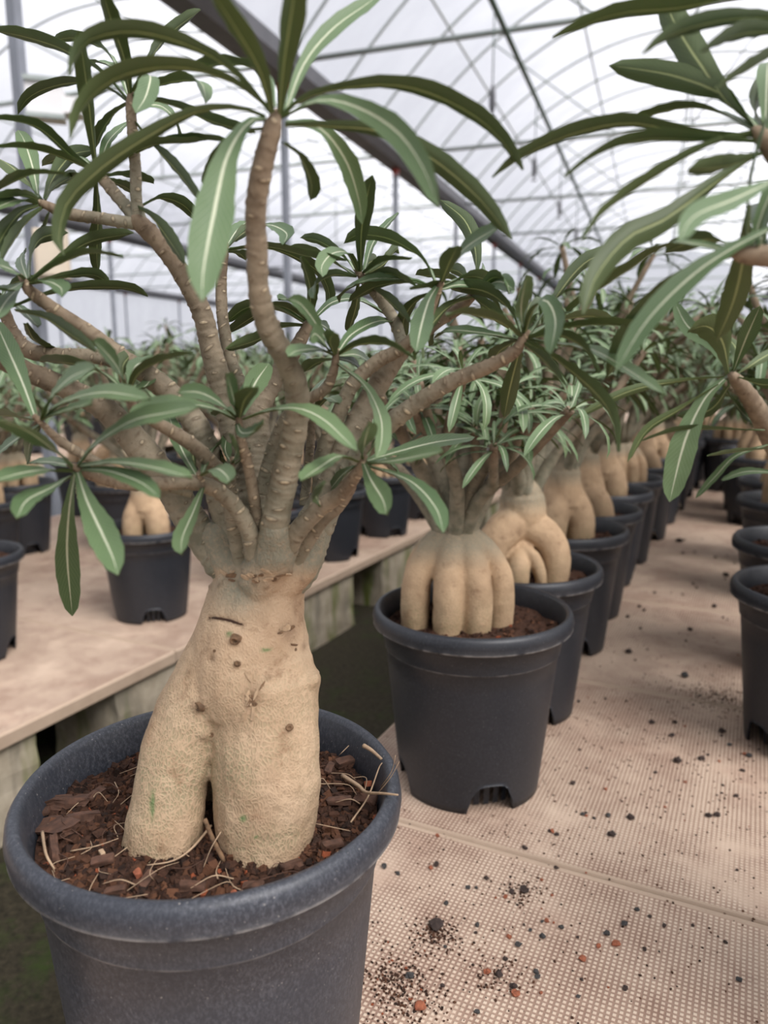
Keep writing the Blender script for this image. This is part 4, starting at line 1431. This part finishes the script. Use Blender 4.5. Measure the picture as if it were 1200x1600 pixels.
for (x, y, kind, rz, s) in ((105, 1252, 0, .2, 1.25), (88, 1292, 1, -.5, 1.2), (130, 1275, 2, .6, 1.3), (105, 1200, 4, .9, 1.1), (150, 1240, 2, 1.3, 1.0), (205, 1160, 2, .4, 1.0),
                            (160, 1345, 3, .3, 1.0), (85, 1325, 4, -1.1, .7), (540, 1190, 3, .6, 1.2), (515, 1200, 2, 1.4, .9), (570, 1250, 3, -.4, 1.2), (530, 1250, 2, .1, 1.0), (520, 1320, 3, .5, 1.0),
                            (300, 1385, 3, .2, 1.1), (230, 1375, 3, 1.2, .9), (395, 1385, 3, .0, .9), (455, 1350, 2, .8, .9), (575, 1190, 3, 1.2, 1.0), (60, 1270, 3, .2, 1.0), (180, 1390, 2, .1, .7)):
    o = link('bark_chip', chips[kind], soil0, on_soil(x, y, .006), (rg.uniform(-.3, .3), rg.uniform(-.25, .25), rz))
    o.scale = (s, s, s)
for (x, y, kind, c) in ((590, 1278, 3, 'crumb_red'), (365, 1400, 3, 'crumb_red'), (215, 1365, 3, 'crumb_red'), (575, 1225, 3, 'crumb_red'), (125, 1210, 3, 'fibre'), (160, 1335, 3, 'fibre'), (605, 1265, 3, 'fibre')):
    me = chips[kind].copy(); me.materials.clear(); me.materials.append(M[c])
    o = link('clay_grain', me, soil0, on_soil(x, y, .006), (rg.uniform(0, 3), 0, rg.uniform(0, 3)))
    o.scale = (.4, .6, .9)


def fibre(pts, r0, r1, name='root_fibre', mat='fibre'):
    n = len(pts)
    rad = [.75 * (r0 + (r1 - r0) * i / (n - 1)) for i in range(n)]
    V, F, _, _ = tube_data(pts, rad, 6, n=n * 4)
    return link(name, mesh(name, V, F, [M[mat]]), soil0)


def fpix(lst):
    return [on_soil(x, y, hh) for (x, y, hh) in lst]


fibre(fpix([(535, 1212, .008), (560, 1228, .012), (572, 1238, .018), (600, 1240, .033), (622, 1242, .038)]), .0028, .0009, 'dry_twig')
fibre(fpix([(568, 1165, .039), (580, 1172, .038), (596, 1186, .036)]), .0028, .0016, 'dry_twig')
fibre(fpix([(320, 1280, .035), (332, 1310, .02), (350, 1345, .004)]), .0022, .0026, 'dry_twig', 'knot')
fibre(fpix([(548, 1285, .006), (575, 1245, .014), (592, 1200, .026), (597, 1192, .030)]), .001, .0006)
fibre(fpix([(590, 1240, .02), (610, 1215, .040), (624, 1190, .055)]), .0006, .0003)
fibre(fpix([(595, 1230, .02), (612, 1205, .042), (618, 1180, .058)]), .0006, .0003)
fibre(fpix([(430, 1400, .006), (440, 1382, .008), (480, 1370, .008), (510, 1352, .010), (528, 1330, .012)]), .0008, .0005)
fibre(fpix([(110, 1330, .005), (150, 1322, .01), (185, 1310, .012)]), .0008, .0004)
fibre(fpix([(66, 1300, .008), (72, 1335, .012), (85, 1358, .006)]), .0018, .001)
fibre(fpix([(345, 1300, .025), (330, 1325, .016), (318, 1355, .006)]), .0006, .0003)
fibre(fpix([(330, 1290, .014), (300, 1325, .012), (270, 1345, .008), (230, 1352, .006)]), .0014, .0006)
fibre(fpix([(545, 1165, .016), (535, 1175, .014), (530, 1180, .01)]), .0006, .0004)
for i in range(110):
    a, rr = rg.uniform(0, 2 * PI), .126 * math.sqrt(rg.uniform(.05, 1))
    p = Vector((rr * math.cos(a), rr * math.sin(a), ZS0 + .006))
    if p.y > .02 and abs(p.x) < .05:
        continue
    d = Vector((rg.normal(), rg.normal(), 0)).normalized()
    L = rg.uniform(.012, .04)
    q = p + d * L + Vector((0, 0, rg.uniform(-.003, .008)))
    if math.hypot(q.x, q.y) > .128:
        continue
    m_ = p.lerp(q, .5) + Vector((rg.normal(0, .005), rg.normal(0, .005), rg.uniform(0, .006)))
    fibre([p, m_, q], rg.uniform(.0003, .0009), .0003, mat='fibre' if i % 3 else 'barkchip')

# ------------------------------------------------------------------ the other plants
POT = pot_mesh(.28, 'pot')
ZS = .28 - .032
SOILS = [soil_mesh(ZS, .1295, 20 + i, 900) for i in range(2)]
KIND = {}
for k, sd in (('ribbed', 1), ('legs', 2), ('twin', 3), ('bottle', 4)):
    me, crown, cr = caudex_variant(k, sd, ZS)
    KIND[k] = (me, crown, cr)
FAR = {}


def far_parts(k):
    if k not in FAR:
        me, crown, cr = KIND[k]
        br = grow(50 + len(FAR), crown, cr, .27, {'ribbed': .34, 'legs': .42, 'twin': .44, 'bottle': .48}[k], 11, .105, 11)
        mb = MB(); pl = []
        for pts, rad, p_ in br:
            V, F, sc, ag = tube_data(pts, rad, 7, n=8)
            mb.add(V, F, scar=sc, age=ag)
            pl += p_
        FAR[k] = (mb.mesh('stems', [M['branch']]), foliage_mesh(pl))
    return FAR[k]


cnt = [0]
ORD = ['first', 'second', 'third', 'fourth', 'fifth', 'sixth', 'seventh', 'eighth', 'ninth', 'tenth', 'eleventh', 'twelfth']


def plant(p, kind, label, group=None, rz=None, near=0, sc=1.0, seed=0, sprd=.25, hgt=.30, nb=9, L=.10, off=(0, 0, 0), nl=14):
    """a potted plant standing at p; near plants carry every leaf as an object of its own"""
    cnt[0] += 1
    r_ = random.Random(cnt[0] * 7 + seed)
    root = link('desert_rose', None, loc=p, rot=(0, 0, r_.uniform(-.5, .5) if rz is None else rz))
    root.scale = (sc, sc, sc)
    tag(root, label, 'potted plant', group)
    link('pot', POT, root, rot=(0, 0, r_.uniform(0, 1.5) if not near else .2 - (rz or 0)))
    link('soil', SOILS[cnt[0] % 2], root)
    me, crown, cr = KIND[kind]
    link('caudex', me, root, off)
    if near:
        for bi, (pts, rad, pl) in enumerate(grow(seed, crown, cr, sprd, hgt, nb, L, nl)):
            b = branch_obj(pts, rad, root, .003, 12, .006, seed + bi)
            b.location = off
            leaf_children(pl, b)
    else:
        st, fo = far_parts(kind)
        tw = r_.uniform(0, 6.28)
        link('stems', st, root, rot=(0, 0, tw))
        tag(link('foliage', fo, root, rot=(0, 0, tw)), kind='stuff')
    return root


def on_right(x, y):                                          # rim centre seen at a pixel, pot standing on the front bench
    p = atz(x, y, ZR + .28); p.z = ZR
    return p


def on_left(x, y):
    p = atz(x, y, ZL + .28); p.z = ZL
    return p


plant(on_right(738, 945), 'ribbed', 'desert rose with upright finger-like roots, in the pot right behind the largest plant', rz=.15, near=1, seed=201, sprd=.24, hgt=.27, nb=12, L=.088, off=(-.02, .03, 0))
plant(on_right(812, 877), 'legs', 'desert rose with two splayed knee-like roots and small tubers between', rz=.1, near=1, seed=302, sprd=.26, hgt=.30, nb=10, L=.09)
plant(on_right(877, 820), 'twin', 'third desert rose behind the largest plant, in the left row of the front bench', 'left row of pots on the front bench', rz=.5, near=1, seed=403, sprd=.27, hgt=.30, nb=9, L=.095)
gl = 'left row of pots on the front bench'
plant(on_right(910, 790), 'bottle', 'fourth desert rose behind the largest plant, in the left row of the front bench', gl)
plant(on_right(939, 762), 'twin', 'fifth desert rose behind the largest plant, in the left row of the front bench', gl)
plant(on_right(966, 743), 'ribbed', 'sixth desert rose behind the largest plant, in the left row of the front bench', gl)
kinds = ['bottle', 'twin', 'ribbed', 'legs']
for i in range(9):
    a, b = 2.98 + .34 * i, -.385 + .006 * i
    plant(bpt(a, b, ZR), kinds[i % 4], ORD[i] + ' of the small distant plants ending the left row of the front bench', 'far pots of the left row')

# right-hand row of the front bench
gr = 'right row of pots on the front bench'
R1 = on_right(1298, 915)
r1 = plant(R1, 'twin', 'nearest visible pot at the right edge, its hanging leaf over the bench', gr, rz=0, near=1, seed=77, sprd=.20, hgt=.26, nb=7, L=.10)
plant(on_right(1267, 842), 'bottle', 'second pot in the row along the right edge', gr)
plant(on_right(1244, 778), 'ribbed', 'third pot in the row along the right edge, lower rim half hidden', gr)
plant(on_right(1232, 748), 'legs', 'fourth pot in the row along the right edge', gr)
for i, (x, y, k) in enumerate(((1190, 712, 'twin'), (1180, 700, 'legs'), (1142, 682, 'ribbed'))):
    plant(on_right(x, y), k, ('tall black pot fifth in the right-hand row', 'sixth pot in the right-hand row, close behind the fifth', 'far ribbed desert rose at the end of the bare bench strip')[i], gr)
for i in range(8):
    plant(bpt(4.3 + .42 * i, .20 + .004 * i, ZR), kinds[i % 4], ORD[i] + ' of the small distant plants ending the right row of the front bench', 'far pots of the right row')
for i in range(10):
    plant(bpt(1.9 + .52 * i, .95 - .02 * i, ZR), kinds[(i + 2) % 4], ORD[i] + ' plant in the outermost right row of the front bench', 'third row of pots on the front bench')

# traced shoot of the nearest right-hand plant
RB = {'shoot': [(1240, 800, 1.10, 26), (1222, 730, 1.05, 28), (1190, 655, .99, 30), (1165, 612, .96, 26), (1145, 588, .94, 16)]}
RBO, RAX = {}, {}
for k, lst in RB.items():
    pts = [PY(x, y, Y) - R1 for (x, y, Y, wd) in lst]
    pts = [Vector((0, 0, .40))] + pts
    rad = [.013] + [wd / 2 * depth(PY(x, y, Y)) / FPX for (x, y, Y, wd) in lst]
    pts.append(pts[-1] + (pts[-1] - pts[-2]).normalized() * .007); rad.append(.0018)
    RBO[k] = branch_obj(pts, rad, r1, .003, 14, .007, 5)
    RAX[k] = (pts[-1] - pts[-2]).normalized()
RL = {'shoot': (.94, [
    ([(1140, 582), (1114, 540), (1075, 510), (1054, 472)], 25, 't'), ([(1138, 582), (1128, 532), (1104, 509), (1076, 515)], 44, 'un'), ([(1132, 588), (1060, 595), (980, 612), (895, 655)], 15, 'u'),
    ([(1132, 592), (1100, 625), (1070, 690), (1046, 784)], 42, 'tn'), ([(1122, 600), (1060, 640), (1010, 672), (980, 722)], 13, 'u'), ([(1146, 580), (1165, 530), (1188, 478)], 27, 't'),
    ([(1150, 585), (1190, 560), (1225, 540)], 16, 'u'), ([(1152, 588), (1190, 600), (1220, 598)], 14, 'u'), ([(1150, 592), (1164, 622), (1174, 645)], 14, 't'), ([(1128, 600), (1160, 645), (1182, 662)], 9, 't'),
    ([(1195, 672), (1120, 670), (1060, 671), (1003, 688)], 9, 'u'), ([(1200, 695), (1150, 712), (1120, 742), (1087, 778)], 12, 't'), ([(1215, 738), (1165, 737), (1127, 750)], 13, 't'),
    ([(1200, 700), (1150, 705), (1104, 712)], 7, 'u'), ([(1145, 580), (1150, 545), (1125, 520)], 18, 'uf'), ([(1140, 600), (1110, 640), (1058, 650)], 20, 'uf')])}
add_traced(RL, RBO, RAX, R1, 700)

# plant standing just outside the right edge; its shoots reach into view close to the viewer
R2 = Vector((.60, .52, ZR))
fr = plant(R2, 'bottle', 'closest plant at upper right, blurred leaves reaching in from the side', None, rz=0, near=1, seed=88, sprd=.16, hgt=.2, nb=4, L=.10)
FB = {'upper': [Vector((0, 0, .40)), Vector((-.10, -.04, .52)), PY(1330, 330, .45) - R2, PY(1240, 270, .44) - R2, PY(1192, 216, .435) - R2],
      'lower': [Vector((-.01, -.01, .40)), Vector((-.12, -.06, .46)), PY(1330, 430, .42) - R2, PY(1240, 405, .40) - R2, PY(1165, 398, .395) - R2]}
FBO, FAX = {}, {}
for k, pts in FB.items():
    pts.append(pts[-1] + (pts[-1] - pts[-2]).normalized() * .008)
    FBO[k] = branch_obj(pts, [.010, .008, .0065, .006, .0045, .0016], fr, .003, 14, .007, 9)
    FAX[k] = (pts[-1] - pts[-2]).normalized()
FL = {'upper': (.435, [
    ([(1186, 202), (1130, 148), (1062, 50), (1030, -25)], 46, 'u'), ([(1184, 200), (1140, 152), (1062, 121), (1000, 109), (952, 103)], 40, 'u'),
    ([(1180, 212), (1080, 206), (985, 190), (900, 205), (822, 238), (768, 276)], 24, 'u'), ([(1180, 220), (1080, 216), (1000, 216), (930, 240), (881, 275)], 22, 'u'),
    ([(1172, 206), (1100, 228), (1010, 281), (940, 331), (908, 374)], 15, 'un'), ([(1184, 240), (1120, 282), (1040, 342), (980, 372), (930, 432), (910, 492)], 42, 'un'),
    ([(1188, 240), (1130, 258), (1076, 262)], 24, 'u'), ([(1270, 40), (1205, 84), (1155, 113), (1118, 137)], 14, 'u'), ([(1260, -2), (1150, -6), (1060, 10), (960, 20), (863, 58)], 23, 'u'),
    ([(1260, 30), (1160, 26), (1062, 46), (1002, 83)], 28, 'u'), ([(1250, 48), (1160, 50), (1095, 78)], 30, 'u'), ([(1184, 206), (1120, 172), (1060, 167), (983, 187)], 9, 'u'), ([(1194, 202), (1178, 165), (1205, 108)], 26, 'uf'),
    ([(1190, 205), (1200, 140), (1230, 80)], 30, 'uf')]),
    'lower': (.395, [
    ([(1240, 268), (1150, 310), (1085, 338), (1060, 378)], 34, 'tn'), ([(1245, 338), (1150, 385), (1080, 432), (1012, 500), (962, 580)], 36, 'tn'), ([(1150, 398), (1062, 428), (985, 512), (948, 590)], 28, 'u'),
    ([(1170, 320), (1162, 400), (1146, 470), (1120, 532)], 40, 'uf'), ([(1150, 392), (1050, 380), (980, 420), (885, 484)], 15, 'uf'), ([(1160, 392), (1110, 372), (1050, 388), (1040, 395)], 26, 'uf')])}
add_traced(FL, FBO, FAX, R2, 900)
rgf = np.random.default_rng(4)
for k, pts in FB.items():                                    # the leaves on the side turned away from the picture
    for ap, ax_, n_ in ((pts[-2], FAX[k], 16), (pts[2], (pts[3] - pts[2]) + Vector((0, 0, .1)), 9), (pts[1], Vector((.2, -.3, 1)), 9)):
        leaf_children([(kk, m) for kk, m in rosette(ap, ax_, n_, .125, rgf) if ap is pts[1] or m.col[0].x > .035], FBO[k])

# lower bench across the gap
ge = 'pots along the near edge of the lower bench'
plant(on_left(229, 820), 'twin', 'black pot with pale twin trunk on the lower bench, left of the big trunk', ge, rz=.1)
for i, a in enumerate((2.14, 2.59, 3.07)):
    plant(bpt(a, -1.5, ZL), kinds[(i + 1) % 4], ('pot on the lower bench edge, hidden behind the big trunk', 'pot on the lower bench edge, just right of the big trunk', 'pot on the lower bench edge, beside the ribbed desert rose')[i], ge)
for i in range(9):
    plant(bpt(3.52 + .45 * i, -1.5 - .01 * i, ZL), kinds[(i + 3) % 4], ORD[i] + ' of the distant plants along the lower bench edge', 'distant pots of the lower bench edge')
gm = 'middle row of the lower bench'
plant(on_left(-62, 862), 'bottle', 'pot cut by the left edge of the picture, nearest on the lower bench', gm)
plant(on_left(-34, 780), 'ribbed', 'second pot cut by the left edge, behind the nearest one', gm)
plant(on_left(190, 752), 'legs', 'black pot half hidden behind the pale twin-trunk pot on the lower bench', gm)
plant(on_left(128, 718), 'twin', 'pot behind the drooping leaves on the lower bench', gm)
for i in range(9):
    plant(bpt(2.75 + .5 * i, -2.1, ZL), kinds[i % 4], ORD[i] + ' background plant in the middle row of the lower bench', 'middle background row of the lower bench')
for i in range(10):
    plant(bpt(2.1 + .55 * i, -2.7, ZL), kinds[(i + 2) % 4], ORD[i] + ' background plant in the back row of the lower bench', 'back row of the lower bench', sc=1.05)
for b, z, a0, n, st, gname in ((-5.8, ZL, 2.2, 12, .62, 'near row of the far left bench'), (-6.6, ZL, 2.3, 12, .66, 'far row of the far left bench'),
                               (-8.4, ZL, 2.2, 12, .8, 'near row of the farthest left bench'), (-9.3, ZL, 2.4, 12, .85, 'far row of the farthest left bench'),
                               (2.6, ZR, 2.6, 9, .7, 'row of the background bench at right')):
    for i in range(n):
        plant(bpt(a0 + st * i, b + .05 * math.sin(i * 2.1), z), kinds[(i * 3 + n) % 4], ORD[i] + ' blurred plant in the ' + gname, gname, sc=1.1)

# ------------------------------------------------------------------ litter on the benches
rg = np.random.default_rng(5)


def crumb_mesh(seed, mat):
    bm = bmesh.new()
    bmesh.ops.create_icosphere(bm, subdivisions=2, radius=1)
    for v in bm.verts:
        n_ = mnoise.noise_vector(v.co * 1.1 + Vector((seed * 3.1, 0, 0))) * .55 + mnoise.noise_vector(v.co * 2.7 + Vector((seed, 4, 0))) * .22
        v.co = Vector((v.co.x, v.co.y, v.co.z * .7)) + n_
    me = bpy.data.meshes.new('crumb')
    bm.to_mesh(me); bm.free()
    me.materials.append(M[mat])
    return me


CR = {m: [crumb_mesh(i, m) for i in range(3)] for m in ('crumb', 'crumb_grey', 'crumb_red')}
LAB = {'crumb': ('dark brown soil crumb lying loose on the pale bench', 'brown soil crumbs on the bench'),
       'crumb_grey': ('small grey stone crumb lying loose on the pale bench', 'grey stone crumbs on the bench'),
       'crumb_red': ('orange clay grain lying loose on the pale bench', 'orange clay grains on the bench')}
spots = [(681, 1450, 'crumb', .011), (955, 1305, 'crumb', .007), (985, 1279, 'crumb', .007), (950, 1275, 'crumb_grey', .005), (1128, 1145, 'crumb', .009), (1050, 1150, 'crumb', .006), (640, 1527, 'crumb_grey', .006),
         (656, 1576, 'crumb_red', .007), (806, 1554, 'crumb_red', .006), (803, 1543, 'crumb', .005), (862, 1300, 'crumb_red', .005), (684, 1307, 'crumb_red', .004), (673, 1358, 'crumb_red', .005), (682, 1352, 'crumb', .006),
         (820, 1326, 'crumb', .005), (848, 1465, 'crumb_grey', .005), (810, 1478, 'crumb_grey', .005), (746, 1447, 'crumb_grey', .004), (962, 1477, 'crumb_red', .006), (935, 1479, 'crumb_red', .004), (910, 1500, 'crumb_red', .005),
         (760, 1374, 'crumb', .005), (731, 1388, 'crumb_grey', .004), (744, 1388, 'crumb_grey', .003), (1062, 847, 'crumb', .016), (1134, 900, 'crumb', .012), (1116, 949, 'crumb', .010), (982, 1020, 'crumb', .011), (1070, 1058, 'crumb_grey', .012),
         (1078, 985, 'crumb', .008), (1018, 1130, 'crumb', .007), (1055, 1130, 'crumb', .006), (1096, 1187, 'crumb', .007), (1058, 1190, 'crumb', .009), (1170, 1182, 'crumb_grey', .006), (1140, 1165, 'crumb_grey', .005), (1108, 1276, 'crumb', .006),
         (1120, 1275, 'crumb', .006), (895, 1225, 'crumb', .006), (1160, 1205, 'crumb', .005), (1150, 1245, 'crumb', .005), (600, 1355, 'crumb_grey', .006), (622, 1366, 'crumb_grey', .004), (800, 1395, 'crumb', .005), (820, 1392, 'crumb', .007),
         (790, 1402, 'crumb_red', .004), (795, 1465, 'crumb_red', .004), (877, 1450, 'crumb_grey', .004), (948, 1460, 'crumb_grey', .005), (975, 1445, 'crumb_grey', .005), (995, 1422, 'crumb_grey', .004), (762, 1520, 'crumb_red', .005), (780, 1525, 'crumb', .006), (838, 1520, 'crumb_grey', .004), (840, 1528, 'crumb_grey', .004)]
for i in range(85):
    spots.append((rg.uniform(640, 1190), 1000 + 590 * rg.random() ** 1.3, rg.choice(['crumb', 'crumb', 'crumb_grey', 'crumb_red']), rg.uniform(.0022, .0042)))
for i in range(25):
    spots.append((rg.uniform(950, 1150), rg.uniform(830, 1000), 'crumb', rg.uniform(.004, .007)))
taken = [to_ab(on_right(738, 945)), to_ab(on_right(812, 877)), to_ab(R0), to_ab(R1), to_ab(on_right(1267, 842))]
BIG = {(681, 1450): 'largest dark soil clod on the bench beside the big pot', (1062, 847): 'dark clod far back on the bare strip between the pot rows', (1128, 1145): 'dark clod near the foot of the right edge pot', (955, 1305): 'upright brown clod just past the panel joint', (1070, 1058): 'flat grey chip on the panel beyond the second joint', (982, 1020): 'dark clod left of middle on the bare strip'}
for (x, y, m, s) in spots:
    p = atz(x, y, ZR)
    a, b = to_ab(p)
    if b < -.53 or any(math.hypot(a - ta, b - tb) < .115 for ta, tb in taken):
        continue
    o = link('soil_crumb' if m == 'crumb' else ('stone_crumb' if m == 'crumb_grey' else 'clay_grain'), CR[m][int(rg.integers(3))], None, (p.x, p.y, ZR + s * .42), (0, 0, rg.uniform(0, 6)))
    o.scale = (s * .75, s * .75 * rg.uniform(.7, 1.1), s * .6)
    if (x, y) in BIG:
        tag(o, BIG[(x, y)], 'crumb')
    else:
        tag(o, LAB[m][0], 'crumb', LAB[m][1])

# fine spilled soil, too small to count
V, F = [], []
base = np.array([(-1, -1, -.6), (1, -1, -.6), (1, 1, -.6), (-1, 1, -.6), (-1, -1, .6), (1, -1, .6), (1, 1, .6), (-1, 1, .6)], float)
bf = [(0, 3, 2, 1), (4, 5, 6, 7), (0, 1, 5, 4), (1, 2, 6, 5), (2, 3, 7, 6), (3, 0, 4, 7)]
heaps = [(681, 1462, .013, 200), (612, 1530, .015, 240), (640, 1570, .018, 200), (815, 1395, .016, 90), (775, 1525, .016, 90), (1122, 1090, .035, 420), (655, 1478, .03, 80), (1000, 1250, .25, 420), (850, 1430, .25, 520), (1050, 1000, .3, 420), (900, 1150, .25, 300), (1060, 1180, .12, 150)]
for (x, y, sg, n) in heaps:
    c = atz(x, y, ZR)
    for _ in range(n):
        px, py = c.x + rg.normal(0, sg), c.y + rg.normal(0, sg)
        a, b = to_ab((px, py))
        if b < -.54 or b > 1.3:
            continue
        s = rg.uniform(.0004, .0013)
        R = np.array(Matrix.Rotation(rg.uniform(0, 6), 3, 'Z'))
        bx = (base * rg.uniform(.6, 1.2, (8, 1)) * s) @ R.T + np.array((px, py, ZR + s * .5))
        k = len(V)
        V.extend(map(tuple, bx)); F.extend([tuple(k + i for i in f) for f in bf])
o = link('spilled_soil', mesh('spilled_soil', V, F, [M['soil']], False))
tag(o, 'fine dark soil spilled over the pale bench panels', 'soil', kind='stuff')
